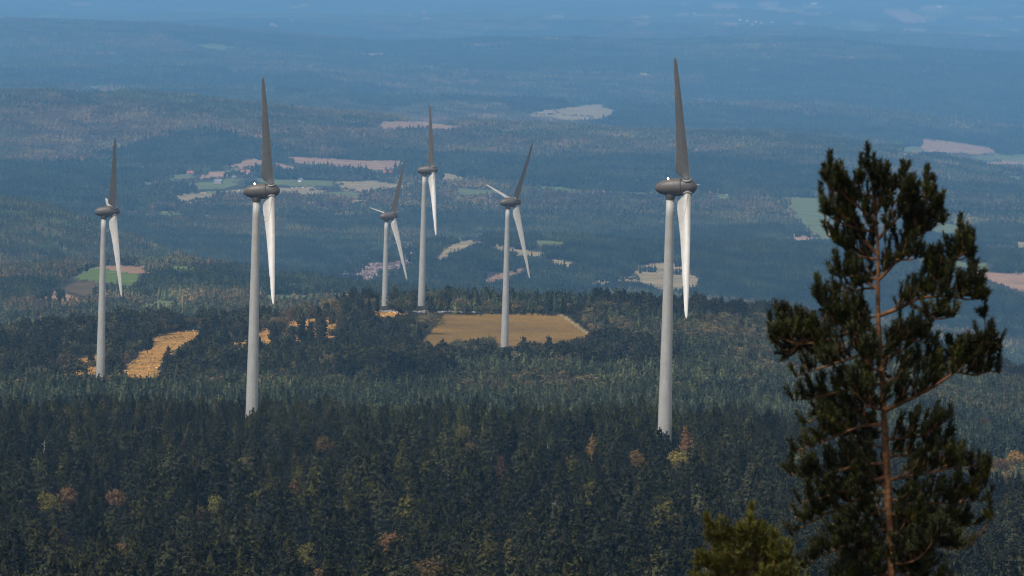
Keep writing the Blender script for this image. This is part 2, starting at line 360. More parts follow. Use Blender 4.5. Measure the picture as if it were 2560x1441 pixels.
# ground
m, nt, b = mat('ground'); g = N(nt, 'ShaderNodeNewGeometry'); at_ = N(nt, 'ShaderNodeAttribute', attribute_name='soil')
P_ = g.outputs['Position']
v1 = ramp(nt, noise(nt, .02, 6, P_, .65), [(0.25, (.5, .54, .6)), (0.5, (.95, .95, .9)), (0.75, (1.4, 1.36, 1.25))])
v2 = ramp(nt, noise(nt, .35, 4, P_, .7), [(0.3, (.72, .70, .66)), (0.7, (1.25, 1.25, 1.2))])
c = mixc(nt, 1., at_.outputs['Color'], v1, 'MULTIPLY'); c = mixc(nt, 1., c, v2, 'MULTIPLY')
nt.links.new(c, b.inputs['Base Color']); b.inputs['Roughness'].default_value = .95; b.inputs['Specular IOR Level'].default_value = .1
bp = N(nt, 'ShaderNodeBump'); bp.inputs['Distance'].default_value = 1.5; bp.inputs['Strength'].default_value = .6
nt.links.new(noise(nt, .25, 5, P_, .7), bp.inputs['Height']); nt.links.new(bp.outputs[0], b.inputs['Normal'])
M['ground'] = m

def newmesh(name, verts, faces, mats=(), mi=None, smooth=False):
    me = bpy.data.meshes.new(name)
    verts = np.asarray(verts, dtype=np.float32).reshape(-1, 3)
    if isinstance(faces, np.ndarray):
        nf, k = faces.shape
        me.vertices.add(len(verts)); me.vertices.foreach_set('co', verts.ravel())
        me.loops.add(nf*k); me.loops.foreach_set('vertex_index', faces.astype(np.int32).ravel())
        me.polygons.add(nf); me.polygons.foreach_set('loop_start', np.arange(0, nf*k, k, dtype=np.int32))
        me.update(calc_edges=True)
    else:
        me.from_pydata([tuple(map(float, v)) for v in verts], [], faces); me.update()
    for q in mats: me.materials.append(q)
    if mi is not None: me.polygons.foreach_set('material_index', np.asarray(mi, dtype=np.int32))
    if smooth: me.polygons.foreach_set('use_smooth', np.ones(len(me.polygons), bool))
    return me
def link(name, me, parent=None, loc=None, **props):
    o = bpy.data.objects.new(name, me); COL.objects.link(o)
    if parent is not None: o.parent = parent
    if loc is not None: o.location = loc
    for k, v in props.items(): o[k] = v
    return o

# ---------------------------------------------------------------- terrain mesh
xs = np.concatenate([np.linspace(-.145, -.068, 70), np.linspace(-.067, .067, 830), np.linspace(.068, .145, 70)])
ym = np.abs(np.diff(G[:, ::20].mean(axis=1)))
dens = np.mean([np.abs(np.gradient(G[:, q], DG)) for q in (35, 50, 67, 99, 131, 150)], axis=0) + 0.002 + 3.0/DG
cum = np.concatenate([[0], np.cumsum((dens[1:]+dens[:-1])/2*np.diff(DG))])
rows = np.interp(np.linspace(0, cum[-1], 1120), cum, DG)
rows = np.concatenate([[-400, -200, -100, -40, -10, 0, 10, 20, 30, 45, 60, 72, 85, 100, 120, 140, 180, 240, 300, 400, 500, 600, 700, 760, 820, 860], rows])
DD, AA = np.meshgrid(rows, xs, indexing='ij')
XX = AA*(np.maximum(DD, 0) + 450*np.exp(-np.maximum(DD, 0)/160.))
ZZ = ground(XX.ravel(), DD.ravel()).reshape(XX.shape)
nr, nc = XX.shape
V = np.stack([XX, DD, ZZ], -1).reshape(-1, 3)
ii = (np.arange(nr-1)[:, None]*nc + np.arange(nc-1)[None]).ravel()
me = newmesh('ground', V, np.stack([ii, ii+1, ii+nc+1, ii+nc], 1), [M['ground']], smooth=True)
px, py = project(V[:, 0], np.maximum(V[:, 1], 1), V[:, 2])
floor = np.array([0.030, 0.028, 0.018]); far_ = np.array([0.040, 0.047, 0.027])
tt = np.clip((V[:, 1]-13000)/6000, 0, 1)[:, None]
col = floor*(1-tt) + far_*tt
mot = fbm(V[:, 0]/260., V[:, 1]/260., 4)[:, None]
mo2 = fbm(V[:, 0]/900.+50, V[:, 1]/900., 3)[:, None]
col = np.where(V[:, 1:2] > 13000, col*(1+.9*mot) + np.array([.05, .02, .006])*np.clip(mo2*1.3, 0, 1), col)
sc = (V[:, 0] > 130) & (V[:, 1] > 2330) & (V[:, 1] < 2750)
col[sc] = (0.12, 0.09, 0.04)
for k, c_, poly, (x0, x1, y0, y1), (d0, d1) in FD:
    i = np.where((px > x0) & (px < x1) & (py > y0) & (py < y1) & (V[:, 1] > d0) & (V[:, 1] < d1))[0]
    jx = 7*fbm(V[i, 0]/9., V[i, 1]/14., 3) if k == 'gold' else 2.2*fbm(px[i]/7., py[i]/3., 3)
    i = i[inpoly(px[i]+jx*2, py[i]+jx, poly)]
    col[i] = np.array(C_[k])
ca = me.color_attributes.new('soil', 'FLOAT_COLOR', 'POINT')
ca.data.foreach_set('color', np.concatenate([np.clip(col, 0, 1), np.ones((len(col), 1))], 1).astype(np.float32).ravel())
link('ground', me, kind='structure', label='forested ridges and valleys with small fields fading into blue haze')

# ---------------------------------------------------------------- tree shapes
def tris(C, dirs, size, width, r):
    """leaf tufts: small faces that mostly lie along the crown's surface, some standing up from it"""
    n = len(C); nrm = norm(dirs+r.normal(0, .30, (n, 3))); size = size[:, None]; width = width[:, None]
    a = norm(np.cross(nrm, r.normal(size=(n, 3)))); b_ = np.cross(nrm, a)
    st = (r.uniform(size=n) < .3)[:, None]
    p = np.where(st, norm(dirs+[0, 0, .4]), b_)
    return np.stack([C-a*width*.62-p*size*.35*(~st), C+a*width*.62-p*size*.35*(~st), C+p*size*.8], 1).reshape(-1, 3)
def norm(v): return v/(np.linalg.norm(v, axis=-1, keepdims=True)+1e-9)
def conifer(seed, H, R, n, ts, base=.12, topw=.05, scots=.5):
    r = np.random.default_rng(seed)
    nb = max(14, int(n/14)); t = np.sort(1-(1-base)*np.sqrt(r.uniform(0.0, 1, nb)))      # branch heights, more of them low down
    t = base + (1-base)*(1-np.sqrt(1-r.uniform(0, .995, nb)))
    az = r.uniform(0, 2*math.pi, nb); prof = (topw+(1-topw)*(1-t)**(.76+.24*(1-scots)))*np.clip((t-base+.06)/.16, .45, 1)
    L = R*prof*r.uniform(.62, 1.12, nb)
    bend = 1+.22*np.sin(az*2+seed)+.12*np.sin(3*az+2.1*seed)
    L *= bend
    k = max(3, int(n/nb)); s = r.uniform(.15, 1, (nb, k))**.65
    A = az[:, None] + r.normal(0, .28, (nb, k))*(1.1-s*.5)
    rad = L[:, None]*s
    lift = (0.10+.32*t[:, None])*rad + r.normal(0, .16, (nb, k))*ts*2
    C = np.stack([rad*np.cos(A), rad*np.sin(A), t[:, None]*H*.97+lift-.04*H*0+0*rad], -1).reshape(-1, 3)
    out = norm(np.stack([np.cos(A), np.sin(A), .62+0*A], -1).reshape(-1, 3)+r.normal(0, .2, (nb*k, 3)))
    q = ts*r.uniform(.6, 1.3, nb*k)
    C[:, 2] = np.minimum(C[:, 2], H*1.0)
    tv = tris(C, out, q*1.25, q*.95, r)
    m_ = int(6+n/60)                                             # leader
    zt = H*r.uniform(.9, 1.0, m_); Ct = np.stack([r.normal(0, .04*R, m_), r.normal(0, .04*R, m_), zt], -1)
    tv2 = tris(Ct, norm(np.stack([r.normal(0, .35, m_), r.normal(0, .35, m_), np.ones(m_)], -1)), ts*np.full(m_, 1.1), ts*np.full(m_, .5), r)
    a_ = np.linspace(0, 2*math.pi, 8)[:-1]; cs = []                # opaque core added inside the crown to block light and darken gaps
    for (z0, r0_), (z1, r1_) in (((base*H*.9, R*.30), (H*(base+.3*(1-base)), R*.42)), ((H*(base+.3*(1-base)), R*.42), (H*.9, R*.04))):
        for p, q in zip(a_, np.roll(a_, -1)):
            A_ = (r0_*math.cos(p), r0_*math.sin(p), z0); B_ = (r0_*math.cos(q), r0_*math.sin(q), z0); C2 = (r1_*math.cos(q), r1_*math.sin(q), z1); D2 = (r1_*math.cos(p), r1_*math.sin(p), z1)
            cs += [A_, B_, C2, A_, C2, D2]
    return np.concatenate([tv, tv2, np.array(cs)])
def broad(seed, H, R, n, ts, low=.22):
    r = np.random.default_rng(seed); nc_ = max(8, int(n/22))
    d = norm(r.normal(size=(nc_, 3))); d[:, 2] = np.abs(d[:, 2])*1.0-.35
    lob = 1+.25*np.sin(3*np.arctan2(d[:, 1], d[:, 0])+seed)
    cz = H*(low+(1-low)*.5); cc = d*np.stack([R*lob, R*lob, np.full(nc_, H*(1-low)*.52)], -1)*r.uniform(.45, .92, nc_)[:, None]
    cc[:, 2] += cz-.06*H
    k = int(n/nc_); p = r.normal(size=(nc_, k, 3)); p = norm(p)*(r.uniform(.3, 1, (nc_, k, 1))**.5)*R*.36
    C = (cc[:, None]+p*[1, 1, .75]).reshape(-1, 3)
    out = norm(norm(p.reshape(-1, 3))*.7+norm(C-np.array([0, 0, H*(low+.25)]))*.9+r.normal(0, .15, (nc_*k, 3)))
    q = ts*r.uniform(.6, 1.3, nc_*k)
    C[:, 2] = np.clip(C[:, 2], .06*H, H)
    return tris(C, out, q, q, r)
def trunk_geo(H, r0, seg=5, lean=0.):
    v = []; f = []
    lv = [(0, 1.25), (.3, .8), (.65, .5), (.95, .12)]
    for k, (t, s) in enumerate(lv):
        for j in range(seg):
            a = 2*math.pi*j/seg; v.append((r0*s*math.cos(a)+lean*H*t*t, r0*s*math.sin(a), H*t-(1.5 if k == 0 else 0)))
    for k in range(len(lv)-1):
        for j in range(seg):
            f.append((k*seg+j, k*seg+(j+1) % seg, (k+1)*seg+(j+1) % seg, (k+1)*seg+j))
    return v, f
def limbs_geo(v, f, H, r0, seed, n=5, R=2.0, low=.35):
    r = random.Random(seed)
    for k in range(n):
        z = H*r.uniform(low, .75); a = r.uniform(0, 6.28); L = R*r.uniform(.5, .9); e = r.uniform(.3, 1.0)
        p0 = Vector((0, 0, z)); p1 = Vector((L*math.cos(a), L*math.sin(a), z+L*e))
        b = len(v); s = Vector((-math.sin(a), math.cos(a), 0))*r0*.3; u = Vector((0, 0, r0*.3))
        for q in (p0-s, p0+s, p0+u): v.append(tuple(q))
        v.append(tuple(p1)); f += [(b, b+1, b+3), (b+1, b+2, b+3), (b+2, b, b+3)]
def treemesh(name, tv, mt, H, r0, seed=0, R=2.):
    v, f = trunk_geo(H, r0); limbs_geo(v, f, H, r0, seed, 4, R)
    n0 = len(tv); allv = list(map(tuple, tv)) + v
    faces = [(3*i, 3*i+1, 3*i+2) for i in range(n0//3)] + [tuple(n0+q for q in fc) for fc in f]
    return newmesh(name, allv, faces, [mt, M['bark']], [0]*(n0//3)+[1]*len(f))
def crownmesh(name, tv, mt):
    return newmesh(name, tv, np.arange(len(tv)).reshape(-1, 3), [mt])

# scatter helpers --------------------------------------------------------------
XPAD = 420
def scatter(d0, d1, area, seed):
    r = np.random.default_rng(seed); W = (2560+2*XPAD)/FPX
    n = int(W*(d1*d1-d0*d0)/2/area)
    D = np.sqrt(r.uniform(d0*d0, d1*d1, n)); x = r.uniform(-XPAD, 2560+XPAD, n)
    return x, D, r
def relax(X, Y, cell, r):
    """at most one tree per cell"""
    key = np.floor(X/cell).astype(np.int64)*1000003+np.floor(Y/cell).astype(np.int64)
    _, i = np.unique(key, return_index=True); return i
def grid_scatter(d0, d1, cell, seed, jit=.42):
    r = np.random.default_rng(seed)
    gy = np.arange(d0, d1, cell); Xs = []; Ys = []
    for k, y in enumerate(gy):
        hw = (1280+XPAD)/FPX*y; gx = np.arange(-hw, hw, cell)+(cell/2 if k % 2 else 0)
        Xs.append(gx); Ys.append(np.full(len(gx), y))
    X = np.concatenate(Xs); Y = np.concatenate(Ys)
    X = X+r.uniform(-jit, jit, len(X))*cell; Y = Y+r.uniform(-jit, jit, len(Y))*cell
    return X, Y, r
def gn_stuff(name, P, idx, rz, sc, protos, label, category):
    me = bpy.data.meshes.new(name); me.vertices.add(len(P)); me.vertices.foreach_set('co', np.asarray(P, np.float32).ravel())
    for nm, ty, arr in (('pick', 'INT', idx), ('turn', 'FLOAT', rz), ('size', 'FLOAT', sc)):
        a = me.attributes.new(nm, ty, 'POINT'); a.data.foreach_set('value', np.asarray(arr, np.int32 if ty == 'INT' else np.float32))
    o = link(name, me, kind='stuff', label=label, category=category)
    ng = bpy.data.node_groups.new(name+'_nodes', 'GeometryNodeTree')
    ng.interface.new_socket('Geometry', in_out='INPUT', socket_type='NodeSocketGeometry')
    ng.interface.new_socket('Geometry', in_out='OUTPUT', socket_type='NodeSocketGeometry')
    gi = ng.nodes.new('NodeGroupInput'); go = ng.nodes.new('NodeGroupOutput'); J = ng.nodes.new('GeometryNodeJoinGeometry')
    def na(nm, ty):
        q = ng.nodes.new('GeometryNodeInputNamedAttribute'); q.data_type = ty; q.inputs[0].default_value = nm
        return [s for s in q.outputs if s.enabled and s.name == 'Attribute'][0]
    pk, tn, sz = na('pick', 'INT'), na('turn', 'FLOAT'), na('size', 'FLOAT')
    cmb = ng.nodes.new('ShaderNodeCombineXYZ'); ng.links.new(tn, cmb.inputs[2])
    e2r = ng.nodes.new('FunctionNodeEulerToRotation'); ng.links.new(cmb.outputs[0], e2r.inputs[0])
    for k, pr in enumerate(protos):
        po = bpy.data.objects.new(pr.name, pr)
        oi = ng.nodes.new('GeometryNodeObjectInfo'); oi.inputs['Object'].default_value = po; oi.inputs['As Instance'].default_value = False
        cmp_ = ng.nodes.new('FunctionNodeCompare'); cmp_.data_type = 'INT'; cmp_.operation = 'EQUAL'
        ng.links.new(pk, cmp_.inputs[2]); cmp_.inputs[3].default_value = k
        ip = ng.nodes.new('GeometryNodeInstanceOnPoints')
        ng.links.new(gi.outputs[0], ip.inputs['Points']); ng.links.new(cmp_.outputs[0], ip.inputs['Selection'])
        ng.links.new(oi.outputs['Geometry'], ip.inputs['Instance']); ng.links.new(e2r.outputs[0], ip.inputs['Rotation'])
        ng.links.new(sz, ip.inputs['Scale']); ng.links.new(ip.outputs[0], J.inputs[0])
    ng.links.new(J.outputs[0], go.inputs[0])
    md = o.modifiers.new('scatter', 'NODES'); md.node_group = ng
    return o
# ---------------------------------------------------------------- single trees that can be told apart
# (kind, x, y of the top, height m, radius m, label)
SP = []
def sp(kind, x, y, H, R, label, dmin=1000): SP.append((kind, x, y, H, R, label, dmin))
# near wood: autumn crowns and dead trees
sp('birch',116,1211,9,3.0,'yellow-green birch above the pale rocks at the left edge of the near pine wood')
sp('rust',165,1197,8.5,2.6,'brownish rust crown just right of the yellow-green birch near the left edge')
sp('rust',288,1207,8,2.8,'low rust-brown crown between pines, below right of the leftmost tower')
sp('birch',541,1218,9,2.4,'slim yellow-green birch rising behind the amber one, below the second tower from the left')
sp('amber',496,1246,9,2.7,'amber and yellow tree in the near wood, left of and below the second tower')
sp('birch',612,1123,8.5,2.6,'yellow-green crown in the near pines straight under the second tower from the left')
sp('amber',809,1077,8,2.8,'yellow-orange tree high in the near wood between the two large turbines, nearest the left one')
sp('rust',457,1098,8,1.5,'thin pale rust tree with bare twigs, left of the second tower and below its foot')
sp('rust',141,1300,9,2.8,'strong rust-red pine crown in the lower left corner area of the near wood')
sp('rust',309,1332,9.5,2.4,'rust-brown half bare tree at lower left, right of the red pine crown')
sp('birch',200,1408,9,2.3,'small yellow birch at the very bottom left of the picture')
sp('amber',422,1364,8,1.8,'thin golden tree peeping between pines at the lower left')
sp('birch',770,1336,9,2.4,'yellow-green birch near the bottom, right of the second tower from the left')
sp('amber',809,1397,9,2.6,'mixed yellow and orange crown at the bottom edge under the yellow-green birch')
sp('birch',925,1396,9,2.6,'yellow-green tree at the bottom edge left of the broad orange-brown crown')
sp('amber',1174,1090,8.5,3.0,'orange-brown tree below the field turbine, upper part of the near wood')
sp('birch',1160,1050,8,2.6,'olive yellow tree standing behind the orange-brown one near the wood crest')
sp('rust',1255,1134,8,2.2,'dull red-brown crown in the middle of the near wood')
sp('amber',1547,1240,8.5,2.2,'bright orange-tipped tree left of the right turbine tower, mid height of the near wood')
sp('amber',1480,1088,8,2.2,'faint orange tree near the wood crest, left of the right turbine tower')
sp('amber',1593,1109,8.5,2.4,'golden tree touching the left side of the right turbine foot')
sp('birch',1698,1112,8,2.6,'yellow-green tree just right of the right turbine foot')
sp('rust',1716,1068,8,2.2,'reddish crown behind the yellow-green tree right of the right turbine foot')
sp('amber',1083,1362,10.5,4.4,'broad orange-brown autumn crown, the largest coloured tree at the bottom centre')
sp('birch',1273,1336,9,2.0,'small yellow topped tree right of the broad orange-brown crown')
sp('birch',1223,1403,9.5,3.0,'olive yellow tree at the bottom edge right of the broad orange-brown crown')
sp('silver',1389,1256,8,1.5,'pale whitish green tree top in the middle of the near wood')
sp('birch',1287,1412,10,2.8,'light green tree at the bottom edge, centre of the picture')
sp('rust',981,1309,9,2.6,'brownish red crown up and left of the broad orange-brown tree')
sp('rust',740,1190,8.5,2.0,'dull rust crown right below the second tower from the left')
sp('silver',1650,1318,9,1.8,'pale grey-green tree left of the small young pine')
sp('amber',1860,1035,8,2.2,'muted golden tree on the wood crest, left of the tall foreground pine')
sp('amber',2464,1030,10,2.6,'pale golden tree on the far slope to the right of the tall foreground pine',2600)
sp('amber',2540,1120,7,3.4,'low orange-brown bush on the scrub slope at the right edge',2300)
sp('rust',2500,1140,6,3.4,'russet bush on the scrub slope right of the tall foreground pine',2300)
sp('amber',2525,1185,6,3.2,'ochre bush below the russet one at the right edge',2200)
sp('snag',615,1338,6,.7,'bare whitish dead trunk at the bottom left of centre')
sp('snag',1368,1108,4,.7,'thin white dead tree top in the upper middle of the near wood')
sp('snag',1473,1306,5,.8,'crooked pale dead trunk in the near wood, left of the right tower')
sp('snag',110,1100,5,.7,'bleached dead stem high in the near wood at far left')
sp('pine',1649,1072,7.5,2.0,'dark pine top standing against the foot of the right turbine')
sp('pine',1667,1082,7.0,1.7,'smaller dark pine top beside it against the foot of the right turbine')
sp('pine',260,978,11,3.0,'tall dark pine breaking the near wood crest, right of the leftmost tower')
sp('pine',665,975,10,2.2,'pointed dark pine just right of the second tower foot')
sp('pine',608,1006,8,1.8,'dark pine overlapping the left edge of the second tower foot')
# plateau
P2 = 2600
sp('spruce',1100,730,9.5,1.9,'slim dark column-shaped spruce on the plateau edge, right of the middle turbine',3900)
sp('spruce',905,737,8,1.8,'first of three pointed conifers left of the farthest turbine',P2)
sp('spruce',923,744,7,1.5,'second of three pointed conifers left of the farthest turbine, the shortest',P2)
sp('spruce',944,740,8,1.6,'third of three pointed conifers, touching the farthest turbine tower',P2)
sp('pine',841,734,8.5,2.6,'dark pine standing above the tree line left of the farthest turbine',P2)
sp('pine',795,738,9,3.6,'broad flat-topped pine above the golden ground between the second and farthest turbines',P2)
sp('pine',700,762,9,3.4,'wide pine just right of the tip of the second turbine lower blade',P2)
sp('pine',1035,742,8,2.2,'conifer against the left side of the middle turbine foot',P2)
sp('spruce',1196,738,8.5,2.2,'taller conifer in the dark row behind the tan field, left of the field turbine',3900)
sp('pine',1375,745,8,2.4,'round-topped pine in the row behind the tan field, right of the field turbine',3900)
sp('spruce',1408,742,8.5,2.0,'pointed conifer at the right end of the row behind the tan field',3900)
sp('oak',1072,772,12,7.2,'large round oak at the left end of the tan field',P2)
sp('oak',1012,772,12,5.5,'dark oak behind the large round one, left of the middle turbine foot',P2)
sp('oak',1438,752,10,5.0,'round tree at the upper right corner of the tan field',P2)
sp('oak',1222,830,11,4.8,'tallest rounded tree at the lower edge of the tan field, left of the turbine foot',P2)
sp('oak',1145,842,10,5.6,'wide rounded tree at the lower left edge of the tan field',P2)
sp('oak',1185,868,8,5.0,'pale rounded bush below the tallest tree under the tan field',P2)
sp('pine',1308,842,9,3.4,'dark pine just right of the field turbine foot',P2)
sp('pine',1372,840,9,3.6,'second dark pine along the lower edge of the tan field, further right',P2)
sp('oak',1450,838,9,5.6,'reddish brown rounded tree at the lower right corner of the tan field',P2)
sp('oak',1272,862,7,3.0,'small tree hiding the foot of the field turbine',P2)
sp('oak',283,880,8,3.4,'grey-green round tree right of the leftmost turbine foot',P2)
sp('oak',327,845,9,3.2,'taller grey-green tree at the left side of the golden clearing',P2)
sp('pine',370,830,10,3.6,'dark pine at the upper left corner of the golden clearing',P2)
sp('oak',225,852,9,3.4,'pale green tree left of the leftmost tower near its foot',P2)
sp('pine',440,752,10,4.0,'wide dark pine standing at the head of the golden clearing',P2)
sp('pine',490,754,10,3.8,'second wide dark pine at the head of the golden clearing',P2)
sp('pine',525,862,9,2.6,'single pine on the right side of the golden clearing',P2)
sp('pine',420,866,9,3.4,'dark pine at the lower right border of the golden clearing',P2)
sp('pine',745,850,8,2.2,'pine on the scattered golden ground right of the second tower',P2)
sp('oak',655,790,8,2.4,'tree beside the right edge of the second tower on golden ground',P2)
sp('oak',232,1000,7,2.0,'pale shrub at the very foot of the leftmost turbine',P2)
# L2 field hill
P3 = 4600
sp('pine',186,654,10,2.6,'dark conifer left of the bright green field',P3)
sp('pine',217,658,9,3.6,'broad dark conifer at the corner of the bright green field',P3)
sp('oak',199,668,6,2.2,'small round tree between the two conifers by the green field',P3)
sp('pine',484,645,8,4.0,'umbrella-shaped pine on the skyline of the field hill',P3)
sp('oak',507,653,6,2.6,'small tree right of the umbrella-shaped pine on the field hill',P3)
sp('oak',547,654,8,7,'wide low tree clump right of the umbrella-shaped pine',P3)
sp('spruce',597,656,9,2.4,'pointed conifer left of the second tower beyond the field hill',P3)
for k, (x, y) in enumerate([(92,736),(104,732),(124,730),(148,738),(162,743),(186,744)]):
    sp('spruce',x,y,8,2.6,['first','second','third and tallest','fourth','fifth','last'][k]+' dark conifer of the row before the pink field at far left',P3)
SPX = []
for kind, x, y, H, R, label, dmin in SP:
    D = dist_at(x, y, H*0.97, dmin); X, Y, _ = ray(x, y, D); Z = float(ground(X, Y)[0])
    SPX.append((kind, float(X), float(Y), Z, H, R, label, D))
TURB = [ # hub px, hub dist, yaw towards camera, first blade angle, lamp, lowest visible px, label
 ('T1', 286, 528, 3278, 5.0, 35.5, 0, 932, 'leftmost wind turbine, by the golden clearing, a white blade stub behind its nacelle'),
 ('T2', 679, 477, 2316, -2.6, 27.8, 1, 1006, 'large wind turbine second from the left, with a lit lamp on top'),
 ('T3', 985, 540, 4352, 20.0, 34.0, 0, 766, 'smallest and farthest wind turbine, its foot hidden behind the plateau edge'),
 ('T4', 1083, 425, 4007, 0.0, 27.8, 0, 780, 'wind turbine with only two blades showing, just right of the farthest one'),
 ('T5', 1291, 505, 3768, 22.0, 39.8, 0, 872, 'wind turbine standing in the tan field with one white blade pointing left'),
 ('T6', 1719, 467, 2020, -4.8, 28.8, 1, 1096, 'nearest and largest wind turbine, right of centre, with a lit lamp on top'),
]
def thin(X, Y, Z, H, R, px, py, Hpx):
    """keep[] for trees: out of the way of the single trees and of the turbine feet"""
    keep = np.ones(len(X), bool)
    for kind, sx, sy, sz, sH, sR, _, sD in SPX:
        rr = sR*0.75+1.2
        keep &= ~((np.abs(X-sx) < rr) & (np.abs(Y-sy) < rr))
        tx, ty = project(sx, sy, sz); hp = sH*FPX/sD; wp = (sR*.62 if kind != 'snag' else 1.2)*FPX/sD
        vis = .44 if sy < 2600 else .35
        keep &= ~((Y < sy) & (Y > sy*0.90) & (np.abs(px-tx) < wp+R*.5*FPX/Y) & (py-Hpx < ty-hp*(1-vis)))
    for nm, hx, hy, hd, yaw, th, lamp, yv, _ in TURB:
        bx = hx + (-4.2*FPX/hd) - (yv-hy)*.0236
        wpx = 1.7*FPX/hd
        keep &= ~((Y < hd+3) & (Y > hd*0.8) & (np.abs(px-bx) < wpx+R*.75*FPX/Y) & (py-Hpx < yv))
        X0, Y0, _z = ray(bx, yv, hd); keep &= ~((np.abs(X-X0) < 3.2) & (np.abs(Y-hd) < 5))
    return keep

# prototypes
NP = 9
near_c, near_t = [], []
for k in range(NP):
    H = [11.5, 12.5, 11, 10, 13, 12, 10.5, 12, 9.5][k]; R = [3.6, 3.8, 4.0, 3.0, 4.1, 3.1, 4.0, 2.8, 3.5][k]
    near_c.append((conifer(100+k, H, R, 4600, .34, base=.14, scots=[.9, .6, 1, .3, .8, .2, 1, .1, .7][k]), H, R))
for k in (1, 5, 7): near_c.append((conifer(150+k, 10, 3.2, 2200, .36, base=.1, scots=.3), 10, 2.3))
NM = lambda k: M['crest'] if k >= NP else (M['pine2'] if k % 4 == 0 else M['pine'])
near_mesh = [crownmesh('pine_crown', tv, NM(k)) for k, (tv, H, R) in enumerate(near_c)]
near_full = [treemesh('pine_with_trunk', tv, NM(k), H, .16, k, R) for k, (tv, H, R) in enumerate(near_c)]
v, f = trunk_geo(9.5, .16); limbs_geo(v, f, 9.5, .16, 3, 6, 2.2); TRUNK = newmesh('pine_trunk', v, f, [M['bark']])
v, f = trunk_geo(9.0, .11); limbs_geo(v, f, 9, .11, 5, 7, 2.0); TRUNK_B = newmesh('birch_trunk', v, f, [M['bark']])
plat = []
for k in range(7):
    H = [8, 9, 7, 8.5, 6.5, 7.5, 9][k]; plat.append(treemesh('plateau_conifer', conifer(200+k, H, [2.2, 2.5, 2.2, 1.7, 2.0, 2.6, 2.0][k], 420, .60, base=.1, scots=[.8, .9, .5, .2, .5, 1, .2][k]), M['plat'], H, .15, k))
for k in range(3):
    H = [6.5, 8, 7][k]; plat.append(treemesh('plateau_broadleaf', broad(230+k, H, [2.9, 3.4, 3.2][k], 480, .6), M['oak'], H, .18, k))
for k in range(6):                                              # tall dark old trees of the plateau
    H, R = [(10.5, 4.0), (11.5, 4.4), (9.5, 3.6), (11, 3.0), (9.5, 4.8), (10.5, 5.2)][k]
    tv = conifer(260+k, H, R, 900, .55, base=.25, scots=1., topw=.22) if k < 4 else broad(270+k, H, R, 1100, .55, low=.12)
    plat.append(treemesh('old_tree', tv, M['pine2'] if k != 4 else M['oak'], H, .22, k, R))
PH = [8, 9, 7, 8.5, 6.5, 7.5, 9, 6.5, 8, 7, 10.5, 11.5, 9.5, 11, 9.5, 10.5]; PR = [2.2, 2.5, 2.2, 1.7, 2, 2.6, 2, 2.9, 3.4, 3.2, 4.0, 4.4, 3.6, 3.0, 4.8, 5.2]

# near wood ---------------------------------------------------------------
X, Y, r = grid_scatter(1010, 2700, 5.7, 11)
Z = ground(X, Y); px, py = project(X, Y, Z)
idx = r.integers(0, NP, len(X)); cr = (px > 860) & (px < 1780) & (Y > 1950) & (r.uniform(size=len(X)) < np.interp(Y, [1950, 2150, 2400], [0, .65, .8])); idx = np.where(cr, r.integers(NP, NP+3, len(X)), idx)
sc = r.uniform(.66, 1.22, len(X))*np.clip(1+.28*fbm(X/35., Y/35., 2), .75, 1.3)
Hh = np.array([c[1] for c in near_c])[idx]; Rr = np.array([c[2] for c in near_c])[idx]
sc *= np.interp(Y, [1000, 1700, 2100, 2700], [1.25, 1.08, .78, .70])
Hpx = Hh*sc*FPX/Y
keep = thin(X, Y, Z, Hh*sc, Rr*sc, px, py, Hpx) & (r.uniform(size=len(X)) > np.interp(Y, [1000, 1500, 2000], [.34, .2, 0])) & (r.uniform(size=len(X)) > .10+.30*(fbm(X/24., Y/24., 2) > .2))
scrub = (X > 128) & (Y > 2330) & (Y < 2750)
keep &= ~(scrub & (r.uniform(size=len(X)) < .96)); keep &= ~((X > 118) & (Y > 2150) & (Y <= 2330) & (r.uniform(size=len(X)) < .5))
X, Y, Z, idx, sc, px, py, Hh, Hpx = [q[keep] for q in (X, Y, Z, idx, sc, px, py, Hh, Hpx)]
rz = r.uniform(0, 6.28, len(X))
inview = (px > 0) & (px < 2560) & (py-Hpx*.75 < 1441) & (py > 0)
# hide behind the tall foreground pine? still there
cand = np.where(inview)[0]; cand = cand[np.argsort(Y[cand])][:300]
lab = 'dark green pine in the nearest rows of the wood along the bottom of the picture'
near_obj = {}
for n_, i in enumerate(cand):
    k = int(idx[i]); s = float(sc[i])
    t = bpy.data.objects.new('pine_tree', None); COL.objects.link(t); t.empty_display_size = .5
    t.location = (X[i], Y[i], Z[i]); t.rotation_euler = (0, 0, rz[i]); t.scale = (s, s, s)
    t['label'] = lab; t['category'] = 'pine tree'; t['group'] = 'pines in the nearest rows of the wood'
    link('crown', near_mesh[k], t); q = link('trunk', TRUNK, t); q.scale = (1, 1, near_c[k][1]/9.5)
rest = np.ones(len(X), bool); rest[cand] = False
gn_stuff('pine_wood', np.stack([X, Y, Z-.2], 1)[rest], idx[rest], rz[rest], sc[rest], near_full, 'dense dark pine wood filling the lower third of the picture behind the nearest rows', 'pine wood')

